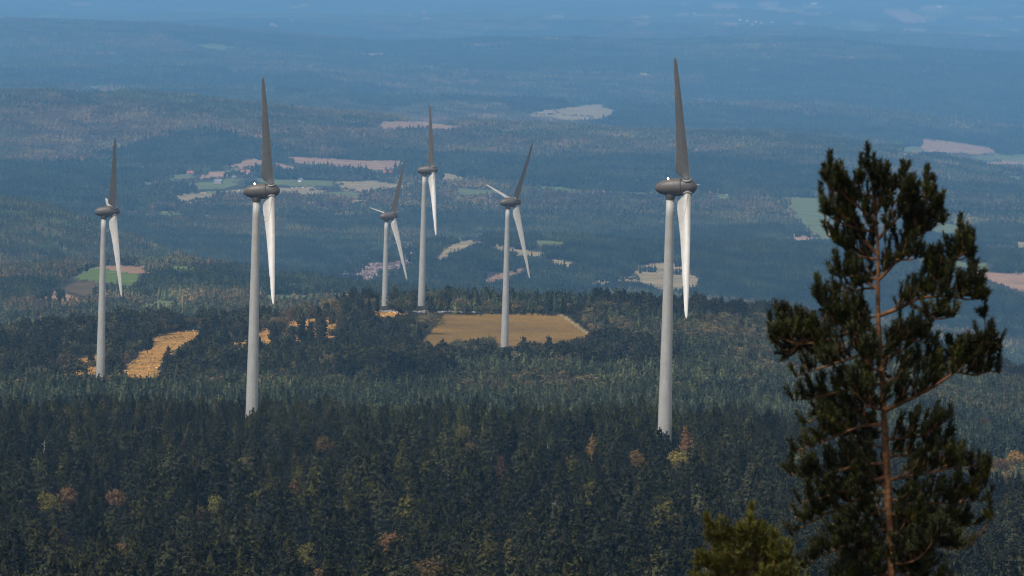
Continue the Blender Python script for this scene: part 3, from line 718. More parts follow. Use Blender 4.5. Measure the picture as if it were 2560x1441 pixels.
# the single trees -----------------------------------------------------------
KM = {}
def kind_mesh(kind, H, R, near, var):
    key = (kind, round(H), round(R*2), near, var)
    if key in KM: return KM[key]
    n, ts = (2200, .32) if near == 0 else ((1500, .42) if near == 1 else (500, .7))
    sd_ = int(H*13+R*29+near*5+var*71)
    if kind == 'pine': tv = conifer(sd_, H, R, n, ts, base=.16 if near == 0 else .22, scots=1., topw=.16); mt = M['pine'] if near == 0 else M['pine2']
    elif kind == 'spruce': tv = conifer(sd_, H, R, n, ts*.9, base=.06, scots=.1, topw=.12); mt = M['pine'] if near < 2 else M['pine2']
    elif kind == 'oak': tv = broad(sd_, H, R, int(n*1.5), ts, low=.14); mt = M['pine2'] if var % 3 else M['oak']
    else: tv = broad(sd_, H, R, int(n*1.1), ts*.85, low=.08) if R > 2.3 else conifer(sd_, H, R, int(n*.6), ts, base=.25, scots=1., topw=.2); mt = M[kind]
    KM[key] = crownmesh(kind+'_crown', tv, mt); return KM[key]
NAMES = dict(birch='birch_tree', rust='autumn_tree', amber='autumn_tree', silver='pale_tree', pine='pine_tree', spruce='spruce_tree', oak='oak_tree', snag='dead_tree')
for n_, (kind, x, y, z, H, R, label, D) in enumerate(SPX):
    t = bpy.data.objects.new(NAMES[kind], None); COL.objects.link(t); t.location = (x, y, z); t.rotation_euler = (0, 0, n_*1.7)
    t['label'] = label; t['category'] = 'dead tree' if kind == 'snag' else 'tree'
    if kind == 'snag':
        rr = random.Random(n_); v, f = trunk_geo(H, .17, 6, lean=rr.uniform(-.08, .08)); v = [(a+.12*math.sin(c*1.3+n_), b, c) for a, b, c in v]
        link('trunk', newmesh('dead_trunk', v, f, [M['dead']]), t)
        for q in range(5):
            v2, f2 = [], []; limbs_geo(v2, f2, H, .14, n_*7+q, 1, 1.3, .45)
            link('branch', newmesh('dead_branch', v2, f2, [M['dead']]), t)
        continue
    near = 0 if D < 2500 else (1 if D < 4600 else 2)
    link('crown', kind_mesh(kind, H, R, near, n_ % 4), t)
    q = link('trunk', TRUNK_B if kind in ('birch', 'silver') else TRUNK, t); q.scale = (H/9.5,)*3

# plateau woods -------------------------------------------------------------
X, Y, r = grid_scatter(2480, 4700, 4.3, 12)
Z = ground(X, Y); px, py = project(X, Y, Z)
br = fbm(X/60.+9, Y/90., 3)+r.normal(0, .18, len(X))
idx = np.where((br > .16) & (Y > 3050), r.integers(7, 10, len(X)), r.integers(0, 7, len(X)))
old = (r.uniform(size=len(X)) < .9) & (((Y > 3180+60*np.sin(px/90.)) & (px < 1130)) | (Y > 3960) & (px > 1480) | ((Y > 3380) & (Y < 3700) & (px < 1700))); idx = np.where(old, r.integers(10, 16, len(X)), idx); gone = old & (r.uniform(size=len(X)) < .52)
sc = r.uniform(.75, 1.15, len(X))*np.clip(1+.35*fbm(X/45., Y/45., 2), .7, 1.35)
sc *= np.interp(Y, [2480, 2900, 3300, 4000, 4700], [.95, .85, .95, .9, .95])
Hh = np.array(PH)[idx]*sc; Rr = np.array(PR)[idx]*sc; Hpx = Hh*FPX/Y
cl = occ_fields(px, py, Y, Hpx)
for q in (-.55, .55): cl = np.maximum(cl, occ_fields(px+q*Rr*FPX/Y, py, Y, Hpx*.8)*np.where(px < 1040, .93, .97))
keep = (r.uniform(size=len(X)) >= cl) & thin(X, Y, Z, Hh, Rr, px, py, Hpx) & (r.uniform(size=len(X)) > .06) & ~gone
keep &= ~((X > 128) & (Y < 2750) & (r.uniform(size=len(X)) < .95))
keep &= ~((py-Hpx < 752) & (px > 780) & (px < 1100) & (Y > 3850) & (r.uniform(size=len(X)) < .6))
X, Y, Z, idx, sc = [q[keep] for q in (X, Y, Z, idx, sc)]
gn_stuff('plateau_wood', np.stack([X, Y, Z-.3], 1), idx, r.uniform(0, 6.28, len(X)), sc, plat, 'grey-green mixed wood covering the plateau round the feet of the turbines', 'wood')

# valley and distant woods: clumps of trees ---------------------------------------
def clump(seed, W, n, H, R, per, mt, ts):
    r = np.random.default_rng(seed); out = []
    g = int(math.ceil(math.sqrt(n))); 
    for a in range(g):
        for b in range(g):
            cx = (a+.5+r.uniform(-.45, .45))*W/g-W/2; cy = (b+.5+r.uniform(-.45, .45))*W/g-W/2
            h = H*r.uniform(.7, 1.2); q = R*r.uniform(.75, 1.25)
            if r.uniform() < .45: tv = broad(int(r.integers(1e6)), h*.9, q*1.2, per, ts, low=.1)
            else: tv = conifer(int(r.integers(1e6)), h, q, per, ts, base=.08, scots=.5)
            tv = tv + [cx, cy, -.6]; out.append(tv)
    return crownmesh('wood_clump', np.concatenate(out), mt)
cA = [clump(300+k, 21, 14, 10, 3.0, 70, M['wood'], 1.05) for k in range(6)]
X, Y, r = grid_scatter(4550, 13000, 18.5, 13)
Z = ground(X, Y); px, py = project(X, Y, Z)
cl = np.maximum(occ_fields(px, py, Y, 10*FPX/Y), 0)
for dx in (-11., 11.): cl = np.maximum(cl, occ_fields(px+dx*FPX/Y, py, Y, 9*FPX/Y)*.9)
keep = r.uniform(size=len(X)) >= cl
X, Y, Z, px_ = X[keep], Y[keep], Z[keep], px[keep]
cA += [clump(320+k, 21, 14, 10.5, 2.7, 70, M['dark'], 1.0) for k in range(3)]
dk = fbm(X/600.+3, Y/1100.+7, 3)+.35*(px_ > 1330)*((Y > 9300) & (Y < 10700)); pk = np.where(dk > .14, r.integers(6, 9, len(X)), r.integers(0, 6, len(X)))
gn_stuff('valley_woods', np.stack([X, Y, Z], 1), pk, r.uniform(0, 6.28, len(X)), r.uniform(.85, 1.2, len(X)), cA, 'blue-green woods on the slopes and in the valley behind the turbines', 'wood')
cB = [clump(400+k, 40, 22, 12, 4.4, 26, M['far'], 2.4) for k in range(6)]
X, Y, r = grid_scatter(12800, 24500, 34, 14)
X2, Y2, r = grid_scatter(24500, 46000, 56, 15); big = np.concatenate([np.ones(len(X)), np.full(len(X2), 1.55)]); X = np.concatenate([X, X2]); Y = np.concatenate([Y, Y2])
Z = ground(X, Y); px, py = project(X, Y, Z)
cl = occ_fields(px, py, Y, 11*FPX/Y)
for dx in (-15., 15.): cl = np.maximum(cl, occ_fields(px+dx*FPX/Y, py, Y, 9*FPX/Y)*.95)
keep = r.uniform(size=len(X)) >= cl
X, Y, Z, big = X[keep], Y[keep], Z[keep], big[keep]
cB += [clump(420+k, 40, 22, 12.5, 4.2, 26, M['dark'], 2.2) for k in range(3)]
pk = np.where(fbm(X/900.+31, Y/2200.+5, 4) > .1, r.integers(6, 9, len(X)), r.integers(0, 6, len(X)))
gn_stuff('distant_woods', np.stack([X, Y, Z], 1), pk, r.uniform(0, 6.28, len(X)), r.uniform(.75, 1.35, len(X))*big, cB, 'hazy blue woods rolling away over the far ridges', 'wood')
# hedges and bushes lining the valley fields
HG = []
def hedge(pts, dens=.8):
    for (x0, y0), (x1, y1) in zip(pts[:-1], pts[1:]):
        n = max(2, int(math.hypot(x1-x0, y1-y0)/5*dens))
        for t in np.linspace(0, 1, n, endpoint=False):
            if rng.uniform() < .8:
                HG.append(at(x0+(x1-x0)*t+rng.normal(0, 1), y0+(y1-y0)*t+rng.normal(0, .6)))
hedge([(560,424),(640,424),(700,430),(780,430),(860,436),(960,440),(1020,432)]); hedge([(700,392),(780,386),(900,396),(1000,398)], .5)
hedge([(450,510),(540,500),(620,488),(700,486)]); hedge([(780,480),(850,478),(930,486),(960,480)]); hedge([(850,458),(860,478)], 1)
hedge([(1340,290),(1420,292),(1500,296)], .8); hedge([(1380,276),(1400,290)]); hedge([(1450,478),(1480,482),(1540,490),(1640,494)]); hedge([(2300,386),(2430,392),(2560,386)])
hedge([(2040,600),(1970,540),(1940,500)]); hedge([(360,470),(440,455),(560,450),(640,445)]); hedge([(1100,440),(1110,430)]); hedge([(405,545),(470,530),(560,510)])
hedge([(1495,700),(1590,704),(1600,706)], .5); hedge([(2300,676),(2420,680)]); hedge([(2390,400),(2440,402)])
if HG:
    hp = np.array([(a, b, c) for a, b, c, d in HG])
    hb = [crownmesh('bush', broad(500+k, 7, 4.2, 90, 1.3, low=.0), M['wood']) for k in range(4)]
    gn_stuff('hedgerows', hp, rng.integers(0, 4, len(hp)), rng.uniform(0, 6.28, len(hp)), rng.uniform(.6, 1.3, len(hp)), hb, 'dark hedgerows and bushes lining the pale valley fields', 'hedge')

# ---------------------------------------------------------------- lathe / turbine
def lathe(prof, seg=40, axis='x'):
    v = []; f = []
    for x, r_ in prof:
        for j in range(seg):
            a = 2*math.pi*j/seg
            v.append((x, r_*math.sin(a), r_*math.cos(a)) if axis == 'x' else (r_*math.cos(a), r_*math.sin(a), x))
    for k in range(len(prof)-1):
        for j in range(seg):
            a, b_ = k*seg+j, k*seg+(j+1) % seg
            q = (a, b_, b_+seg, a+seg); f.append(q[::-1] if axis == 'x' else q)
    f.append(tuple(range(seg)) if axis == 'x' else tuple(range(seg))[::-1])
    n = len(v); f.append(tuple(range(n-seg, n))[::-1] if axis == 'x' else tuple(range(n-seg, n)))
    return v, f
def paint(name, c, rough, grime):
    m, nt, b = mat(name); g = N(nt, 'ShaderNodeTexCoord')
    mp = N(nt, 'ShaderNodeMapping'); mp.inputs['Scale'].default_value = (1.2, 1.2, .09); nt.links.new(g.outputs['Object'], mp.inputs[0])
    k = ramp(nt, noise(nt, 2.2, 6, mp.outputs[0], .65), [(.32, (1-grime,)*3), (.68, (1.0,)*3)])
    k2 = ramp(nt, noise(nt, .6, 5, g.outputs['Object'], .6), [(.3, (1-grime*.7, 1-grime*.75, 1-grime*.85)), (.65, (1.,)*3)])
    cc = mixc(nt, 1., mixc(nt, 1., k, k2, 'MULTIPLY'), c, 'MULTIPLY')
    nt.links.new(cc, b.inputs['Base Color']); b.inputs['Roughness'].default_value = rough
    return m
M['tower'] = paint('tower_paint', (.43, .42, .39), .5, .2)
M['blade'] = paint('blade_paint', (.42, .40, .37), .42, .2)
M['nac'] = paint('nacelle_paint', (.125, .105, .088), .5, .28)
m, nt, b = mat('dark_joint'); b.inputs['Base Color'].default_value = (.05, .045, .04, 1); b.inputs['Roughness'].default_value = .7; M['joint'] = m
m, nt, b = mat('black_metal'); b.inputs['Base Color'].default_value = (.03, .03, .03, 1); b.inputs['Roughness'].default_value = .5; M['black'] = m
m, nt, b = mat('lit_lamp'); b.inputs['Base Color'].default_value = (.9, .85, .7, 1); b.inputs['Emission Color'].default_value = (1, .95, .78, 1); b.inputs['Emission Strength'].default_value = 3.0; M['lamp'] = m
m, nt, b = mat('seam_brown'); b.inputs['Base Color'].default_value = (.28, .22, .17, 1); b.inputs['Roughness'].default_value = .8; M['seam'] = m
BR = [2.0,2.45,2.8,3.2,3.8,4.6,5.6,7,9,12.4,16,20,24,26.7,26.8,30,33,34.6,35.2,35.5]
BT = [-.82,-.85,-1.15,-1.75,-2.25,-2.5,-2.55,-2.42,-2.15,-1.82,-1.55,-1.32,-1.12,-1.02,-.90,-.76,-.60,-.44,-.26,-.04]
BL = [.82,.84,.84,.84,.84,.84,.82,.8,.78,.75,.7,.62,.53,.48,.48,.40,.30,.20,.10,.02]
BH = [.82,.82,.80,.76,.70,.60,.52,.43,.34,.27,.21,.16,.13,.11,.11,.085,.06,.045,.03,.01]
def airfoil(le, te, h, n=9):
    """closed outline in (x, y): nose at le, sharp tail at te"""
    up_, lo = [], []
    rnd = max(0.0, min(1.0, 1-((-te)-le)/1.2)) if h > .75 else 0.
    for k in range(n+1):
        s = (1-math.cos(math.pi*k/n))/2; x = le+(te-le)*s
        ell = math.sqrt(max(0, 1-(2*s-1)**2)); af = 2.6*math.sqrt(s)*(1-s)*1.0
        t = ell*rnd + af*(1-rnd)
        up_.append((x, h*t)); lo.append((x, -h*t*(.75+.25*rnd)))
    return up_ + lo[1:-1][::-1]
def blade_mesh():
    v = []; f = []; n = None
    for r_, te, le, h in zip(BR, BT, BL, BH):
        sec = airfoil(le, te, h); n = len(sec); tw = math.radians(float(np.interp(r_, [2.5, 6, 20, 35], [0, 9, 3, 0])))
        for x, y in sec: v.append((x*math.cos(tw)-y*math.sin(tw), x*math.sin(tw)+y*math.cos(tw), r_))
    for k in range(len(BR)-1):
        for j in range(n):
            f.append((k*n+j, k*n+(j+1) % n, (k+1)*n+(j+1) % n, (k+1)*n+j))
    f.append(tuple(range(n))[::-1]); f.append(tuple(range(len(v)-n, len(v))))
    bm = bmesh.new(); vs = [bm.verts.new(q) for q in v]
    for q in f: bm.faces.new([vs[i] for i in q])
    bmesh.ops.recalc_face_normals(bm, faces=bm.faces); me = bpy.data.meshes.new('blade'); bm.to_mesh(me); bm.free()
    me.materials.append(M['blade']); me.polygons.foreach_set('use_smooth', np.ones(len(me.polygons), bool)); return me
def box_mesh(name, boxes, mt):
    v = []; f = []
    for x0, x1, y0, y1, z0, z1 in boxes:
        b_ = len(v); v += [(x, y, z) for x in (x0, x1) for y in (y0, y1) for z in (z0, z1)]
        f += [tuple(b_+i for i in q) for q in ((0, 1, 3, 2), (4, 6, 7, 5), (0, 4, 5, 1), (2, 3, 7, 6), (0, 2, 6, 4), (1, 5, 7, 3))]
    return newmesh(name, v, f, [mt])
def lm(name, prof, mt, axis='x', seg=40):
    v, f = lathe(prof, seg, axis); me = newmesh(name, v, f, [mt], smooth=True)
    return me
ME = {}
ME['blade'] = blade_mesh()
ME['collar'] = lm('root_collar', [(1.55, .98), (1.9, 1.0), (1.92, 1.12), (2.12, 1.14), (2.18, 1.08), (2.18, .8)], M['blade'], 'z')
ME['cup'] = lm('collar_cup', [(1.0, 1.05), (1.5, 1.08), (1.86, 1.10), (1.88, .9)], M['nac'], 'z')
ME['nac'] = lm('nacelle', [(-3.62, .05), (-3.6, .38), (-3.42, .72), (-3.0, 1.12), (-2.4, 1.45), (-1.6, 1.72), (-.7, 1.93), (.2, 2.06), (.94, 2.125), (.98, 2.13), (.99, 2.11), (1.0, 1.95)], M['nac'])
ME['nring'] = lm('generator_ring', [(1.03, 1.9), (1.034, 2.12), (1.04, 2.14), (1.07, 2.145), (1.8, 2.16), (2.46, 2.13), (2.495, 2.125), (2.50, 2.10), (2.51, 1.9)], M['nac'])
ME['gap'] = lm('joint', [(.9, 1.9), (1.0, 2.03), (1.05, 2.03), (2.45, 2.0), (2.62, 1.98), (2.7, 1.8)], M['joint'])
ME['spin'] = lm('spinner', [(2.60, 1.8), (2.604, 2.0), (2.61, 2.03), (2.65, 2.035), (3.4, 2.0), (4.4, 1.93), (4.95, 1.80), (5.45, 1.52), (5.85, 1.14), (6.15, .72), (6.32, .34), (6.38, .04)], M['nac'])
ME['yaw'] = lm('yaw_collar', [(61.2, 1.12), (61.25, 1.16), (61.9, 1.20), (62.7, 1.36)], M['nac'], 'z')
tow = [(-9, 1.82)] + [(z, float(np.interp(z, [0, 20, 40, 61.2], [1.75, 1.45, 1.18, .97]))) for z in np.linspace(0, 61.2, 16)]
ME['tower'] = lm('tower', tow, M['tower'], 'z', 48)
def ringm(z):
    rr = float(np.interp(z, [0, 20, 40, 61.2], [1.75, 1.45, 1.18, .97])); return lm('flange', [(z-.05, rr-.01), (z-.05, rr+.018), (z+.05, rr+.018), (z+.05, rr-.01)], M['tower'], 'z', 48)
for z in (4.5, 21, 41): ME['fl%d' % z] = ringm(z)
# wedge-shaped blade stub carried by the spinner
v = [(0, -.62, 1.62), (0, .62, 1.62), (0, -.5, 2.02), (0, .5, 2.02), (-2.25, -.06, 1.98), (-2.25, .06, 1.98), (-2.25, -.04, 2.1), (-2.25, .04, 2.1), (-.6, -.6, 1.62), (-.6, .6, 1.62), (-.8, -.5, 2.07), (-.8, .5, 2.07)]
f = [(0, 1, 9, 8), (2, 10, 11, 3), (8, 9, 5, 4), (10, 6, 7, 11), (4, 5, 7, 6), (0, 8, 10, 2), (1, 3, 11, 9), (8, 4, 6, 10), (9, 11, 7, 5), (0, 2, 3, 1)]
ME['stub'] = newmesh('blade_stub', v, f, [M['nac']])
sv = []; sf = []
ln = [(.25, 2.75), (.12, 3.6), (-.05, 4.8), (-.3, 6.2), (-.75, 8.0), (-1.1, 9.3), (-2.02, 9.6)]
for k, (x, z) in enumerate(ln):
    i_ = np.interp(z, BR, BH); tw = math.radians(float(np.interp(z, [2.5, 6, 20, 35], [0, 9, 3, 0])))
    le_ = np.interp(z, BR, BL); te_ = np.interp(z, BR, BT); s_ = min(1, max(0, (le_-x)/(le_-te_))); yy = i_*2.6*math.sqrt(s_)*(1-s_)+.03
    for dx in (-.045, .045): sv.append(((x+dx)*math.cos(tw)-yy*math.sin(tw), (x+dx)*math.sin(tw)+yy*math.cos(tw), z+(0 if k < 6 else dx)))
for k in range(len(ln)-1): sf.append((2*k, 2*k+1, 2*k+3, 2*k+2))
ME['seam'] = newmesh('seam', sv, sf, [M['seam']])
ME['mast'] = box_mesh('weather_mast', [(-.72, -.66, -.03, .03, 1.75, 3.15), (-.95, -.45, -.03, .03, 2.75, 2.81), (-.98, -.88, -.08, .08, 2.8, 3.05), (-.5, -.4, -.08, .08, 2.8, 3.0), (-1.0, -.5, -.25, .25, 1.75, 2.1)], M['black'])
ME['rail'] = box_mesh('handrail', [(.1, .96, -.25, -.21, 2.2, 2.25), (.1, .96, .21, .25, 2.2, 2.25), (.12, .16, -.25, -.21, 1.95, 2.2), (.12, .16, .21, .25, 1.95, 2.2), (-.6, .3, -.3, .3, 1.9, 2.12)], M['black'])
bm = bmesh.new(); bmesh.ops.create_icosphere(bm, subdivisions=2, radius=.23); me = bpy.data.meshes.new('warning_light'); bm.to_mesh(me); bm.free(); me.materials.append(M['lamp']); ME['lamp'] = me
ME['whip'] = box_mesh('antenna', [(.62, .66, -.02, .02, 2.1, 2.9), (.5, .8, -.02, .02, 2.85, 2.89), (.5, .53, -.02, .02, 2.85, 3.1), (.77, .8, -.02, .02, 2.85, 3.1)], M['blade'])
TILT = math.radians(4.0)
for nm, hx, hy, hd, yaw, th, lamp, yv, label in TURB:
    hX, hY, hZ = ray(hx, hy, hd); al = math.atan2(hX, hY); ps = math.radians(yaw)-al
    bx = hX - 4.05*math.cos(ps); by = hY - 4.05*math.sin(ps); bz = hZ - 4.05*math.sin(TILT) - 64.0
    t = bpy.data.objects.new('wind_turbine', None); COL.objects.link(t); t.location = (bx, by, bz); t.rotation_euler = (0, 0, ps)
    t['label'] = label; t['category'] = 'wind turbine'; t['group'] = 'wind turbines on the wooded ridges'
    gz = float(ground(bx, by)[0]); print(nm, 'ground minus base', round(gz-bz, 2))
    tw = link('tower', ME['tower'], t)
    if False: link('foundation', lm('foundation', [(gz-bz-1.5, 2.6), (0.2, 2.4), (.21, 1.5)], M['tower'], 'z'), t)
    for z in (21, 41): link('flange', ME['fl%d' % z], tw)
    link('yaw_collar', ME['yaw'], t)
    A = Matrix.Translation((0, 0, 64)) @ Matrix.Rotation(-TILT, 4, 'Y')
    def part(name, key, mtx=Matrix.Identity(4), parent=None):
        o = link(name, ME[key], parent or t); o.matrix_local = (A @ mtx) if parent is None else mtx; return o
    nc_ = part('nacelle', 'nac'); part('generator_ring', 'nring'); part('joint', 'gap'); sp_ = part('spinner', 'spin')
    link('weather_mast', ME['mast'], nc_); link('handrail', ME['rail'], nc_)
    if lamp:
        o = link('warning_light', ME['lamp'], nc_); o.location = (-.45, -.45, 2.12)
        if nm == 'T2': link('antenna', ME['whip'], nc_)
    for k in range(3):
        Bm = Matrix.Translation((4.05, 0, 0)) @ Matrix.Rotation(math.radians(th+120*k), 4, 'X')
        b_ = part('blade', 'blade', Bm)
        link('root_collar', ME['collar'], b_); link('seam', ME['seam'], b_)
        part('collar_cup', 'cup', Bm); part('blade_stub', 'stub', Bm)

# ---------------------------------------------------------------- the near pines
def tube(v, f, pts, rad, seg=8):
    pts = [Vector(p) for p in pts]; b = len(v)
    for k, p in enumerate(pts):
        d = (pts[min(k+1, len(pts)-1)]-pts[max(k-1, 0)]).normalized()
        a = d.cross(Vector((0, 1, .13))).normalized(); c = d.cross(a)
        for j in range(seg):
            t = 2*math.pi*j/seg; q = p + (a*math.cos(t)+c*math.sin(t))*rad[k]; v.append(tuple(q))
    for k in range(len(pts)-1):
        for j in range(seg): f.append((b+k*seg+j, b+k*seg+(j+1) % seg, b+(k+1)*seg+(j+1) % seg, b+(k+1)*seg+j))
    f.append(tuple(range(b, b+seg))[::-1]); f.append(tuple(range(len(v)-seg, len(v))))
def smooth_path(P, n):
    P = np.array(P, float); t = np.concatenate([[0], np.cumsum(np.linalg.norm(np.diff(P, axis=0), axis=1))])
    u = np.linspace(0, t[-1], n)
    Q = np.stack([np.interp(u, t, P[:, i]) for i in range(3)], 1)
    for _ in range(max(1, n//8)):
        Q[1:-1] = (Q[:-2]+2*Q[1:-1]+Q[2:])/4
    return Q
def shoot_mesh(name, L, seed, nn, wid, nr_, mt):
    r = np.random.default_rng(seed); v = []; f = []
    tube(v, f, [(0, 0, -.02), (0, 0, L*.5), (0, 0, L*.98)], [.009, .011, .006], 5)
    base = len(v); t = np.sort(r.uniform(0.02, 1, nn)); a = r.uniform(0, 6.28, nn)
    lean = np.where(t > .9, .45, r.uniform(.65, 1.15, nn)); ln_ = nr_*r.uniform(.8, 1.15, nn)*np.clip((1.06-t)*6+.55, .5, 1)*np.clip(.65+t*3, .65, 1)
    o = np.stack([np.cos(a)*.008, np.sin(a)*.008, t*L*.97], 1)
    d = np.stack([np.cos(a)*np.sin(lean), np.sin(a)*np.sin(lean), np.cos(lean)], 1)
    s = norm(np.cross(d, r.normal(size=(nn, 3))))*wid*.5
    T = np.stack([o-s, o+s, o+d*ln_[:, None]], 1).reshape(-1, 3)
    v += list(map(tuple, T)); f += [(base+3*i, base+3*i+1, base+3*i+2) for i in range(nn)]
    return newmesh(name, v, f, [mt])
def mesh_np(me):
    n = len(me.vertices); co = np.empty(n*3, np.float32); me.vertices.foreach_get('co', co); co = co.reshape(-1, 3)
    tri = []
    for p in me.polygons:
        q = list(p.vertices)
        for k in range(1, len(q)-1): tri.append((q[0], q[k], q[k+1]))
    return co, np.array(tri)
def frame(d, r):
    d = norm(d); a = norm(np.cross(d, r.normal(size=3))); return np.stack([a, np.cross(d, a), d], 1)
def upd(v):
    v = np.array(v, float); v[2] = abs(v[2])+.12; return norm(v)
def make_pine(name, D0, trunk, trad, limbs, label, cat, ndl, seed, extra=10, twl=(34, 80), step=20, per=(2, 4), tips=(), SL=.14, bark='redbark', nshoot=240, nn=64):
    r = np.random.default_rng(seed); s = D0/FPX
    root = bpy.data.objects.new(name, None); COL.objects.link(root)
    bX, bY, _ = ray(trunk[0][0], trunk[0][1], D0); bZ = float(ground(bX, bY)[0])
    org = np.array([bX, bY, bZ]); root.location = org; root['label'] = label; root['category'] = cat
    W = lambda x, y, dy=0.: np.array(ray(x, y, D0+dy)) - org
    tp = [np.array([0.02, 0, -.3])] + [W(x, y) for x, y in trunk]
    Q = smooth_path(tp, 46); lv = np.interp(np.linspace(0, 1, 46), np.linspace(0, 1, len(trad)), trad)
    lv = lv*(1+.06*r.normal(size=46))
    v, f = [], []; tube(v, f, Q, lv, 10); link('trunk', newmesh('trunk', v, f, [M[bark]], smooth=True), root)
    shoots = []; tw_v, tw_f = [], []
    hi_ = Q[-1][2]*.62
    def grow(L, rad0, dens=1., lo=.06):
        n = max(6, int(len(L)*4)); Pq = smooth_path(L, n); v, f = [], []
        rd = np.linspace(rad0*.8, .005, n); tube(v, f, Pq, rd, 6)
        link('branch', newmesh('branch', v, f, [M[bark]], smooth=True), root)
        seglen = np.linalg.norm(np.diff(Pq, axis=0), axis=1); tot = seglen.sum(); cnt = max(3, int(tot/(step*s)))
        for k in range(cnt):
            u = (lo+(.86-lo)*(k+r.uniform(0, 1))/cnt); i = int(u*(n-1)); fr = u*(n-1)-i; i2 = min(i+1, n-1)
            p = Pq[i]*(1-fr)+Pq[i2]*fr; d = norm(Pq[i2]-Pq[max(i-1, 0)])
            for q in range(r.integers(per[0], per[1]+1) if r.uniform() < dens else 1):
                a = r.normal(size=3); a -= d*np.dot(a, d); a = norm(a); a[2] = abs(a[2])*.75+.05*0
                dd = norm(d*.7+a*1.0+np.array([0, 0, .38])); tl = r.uniform(*twl)*s*(1.1-.75*u)
                e = p+dd*tl*.6; e2 = e+norm(dd*.8+[0, 0, .95])*tl*.4
                tube(tw_v, tw_f, [p, e, e2], [.008, .006, .004], 4)
                shoots.append((e2, upd(dd*.8+np.array([0, 0, .9])+r.normal(0, .2, 3)), r.uniform(.7, 1.1)))
                for w_ in range(r.integers(1, 3) if p[2] > hi_ else r.integers(2, 5)):
                    g = r.uniform(.25, 1); pp = p+(e-p)*g; shoots.append((pp, upd(dd*.7+np.array([0, 0, .45])+r.normal(0, .6, 3)), r.uniform(.6, 1.0)))
        tipd = norm(Pq[-1]-Pq[-3]); shoots.append((Pq[-1], norm(tipd*.5+np.array([0, 0, .9])), 1.1))
        for q in range(2):
            shoots.append((Pq[-2-q % 2], norm(tipd*.4+np.array([0, 0, .7])+r.normal(0, .5, 3)), r.uniform(.7, 1.)))
    for L in limbs:
        dep = r.uniform(-.32, .32)*len(L)/5*1.2
        pts = [W(x, y, dep*(k/(len(L)-1))) for k, (x, y) in enumerate(L)] if len(L[0]) == 2 else [W(*q) for q in L]
        tot = sum(np.linalg.norm(pts[k+1]-pts[k]) for k in range(len(pts)-1))
        grow(pts, min(.034, .012+.014*tot))
    for k in range(extra):                                      # limbs that come towards the viewer or go away
        u = r.uniform(.14, .60) if k % 5 else r.uniform(.60, .80); p = Q[int(u*45)]; sg = 1 if k % 2 else -1
        ln_ = (1.15-.9*u)*r.uniform(.75, 1.2)*len(trunk)/15*1.5; a = r.uniform(-.75, .75)
        d = np.array([math.sin(a), sg*math.cos(a), .15])
        grow([p, p+d*ln_*.5, p+d*ln_*.8+[0, 0, .1*ln_], p+d*ln_+[0, 0, .3*ln_]], .018, .8)
    # leading shoots that stand clear of the crown
    sm = [shoot_mesh('shoot', SL, seed+k, nn, .0105, .05, M[ndl]) for k in range(5)]
    top = Q[-1]; shoots.append((top, np.array([0.02, 0, 1.]), 1.1)); tm = [shoot_mesh('shoot', SL*2.0, seed+50+k, int(nn*2.6), .013, .05, M[ndl]) for k in range(3)]
    TS = []
    for x, y in tips:
        p = W(x, y+SL*1.9/s*.9, r.uniform(-.15, .15)); TS.append((p, norm(np.array([r.normal(0, .10), r.normal(0, .1), 1.])), r.uniform(2.9, 3.1)))
        q = min(shoots, key=lambda h: np.linalg.norm(h[0]-(p-[0, 0, .12])))[0]
        tube(tw_v, tw_f, [q, (q+p)/2-[0, 0, .02], p], [.009, .008, .007], 5)
        for w_ in range(3): TS.append((p-[0, 0, .02], norm(np.array([r.normal(0, .6), r.normal(0, .6), .8])), r.uniform(.8, 1.1)))
    if tw_v: link('twigs', newmesh('twigs', tw_v, tw_f, [M[bark]]), root, kind='stuff')
    order = sorted(shoots, key=lambda h: -h[0][2]-.3*abs(h[0][0]))
    ind = TS + order[:max(0, nshoot-len(TS))]; rest_ = order[max(0, nshoot-len(TS)):]
    for p, d, q in ind:
        big_ = q > 2; q = q-2 if big_ else q; o = link('shoot', tm[r.integers(3)] if big_ else sm[r.integers(5)], root); F_ = frame(np.array(d), r)*q
        o.matrix_local = Matrix(((*F_[0], p[0]), (*F_[1], p[1]), (*F_[2], p[2]), (0, 0, 0, 1)))
    base = [mesh_np(q) for q in sm]; VV, FF = [], []; n0 = 0
    for p, d, q in rest_:
        co, tr = base[r.integers(5)]; F_ = frame(np.array(d), r)*q
        VV.append(co @ F_.T + p); FF.append(tr+n0); n0 += len(co)
    if VV:
        link('foliage', newmesh('foliage', np.concatenate(VV), np.concatenate(FF), [M[ndl]]), root, kind='stuff')
    print(name, 'shoots', len(shoots)+len(TS))
    return root
TR = [(2236,1560),(2228,1400),(2224,1300),(2220,1220),(2214,1130),(2208,1030),(2212,940),(2200,880),(2190,820),(2194,740),(2197,660),(2197,600),(2194,540),(2182,470),(2172,425),(2170,400)]
TRAD = [.09,.085,.076,.070,.064,.060,.055,.052,.048,.044,.038,.033,.028,.024,.018,.012,.008]
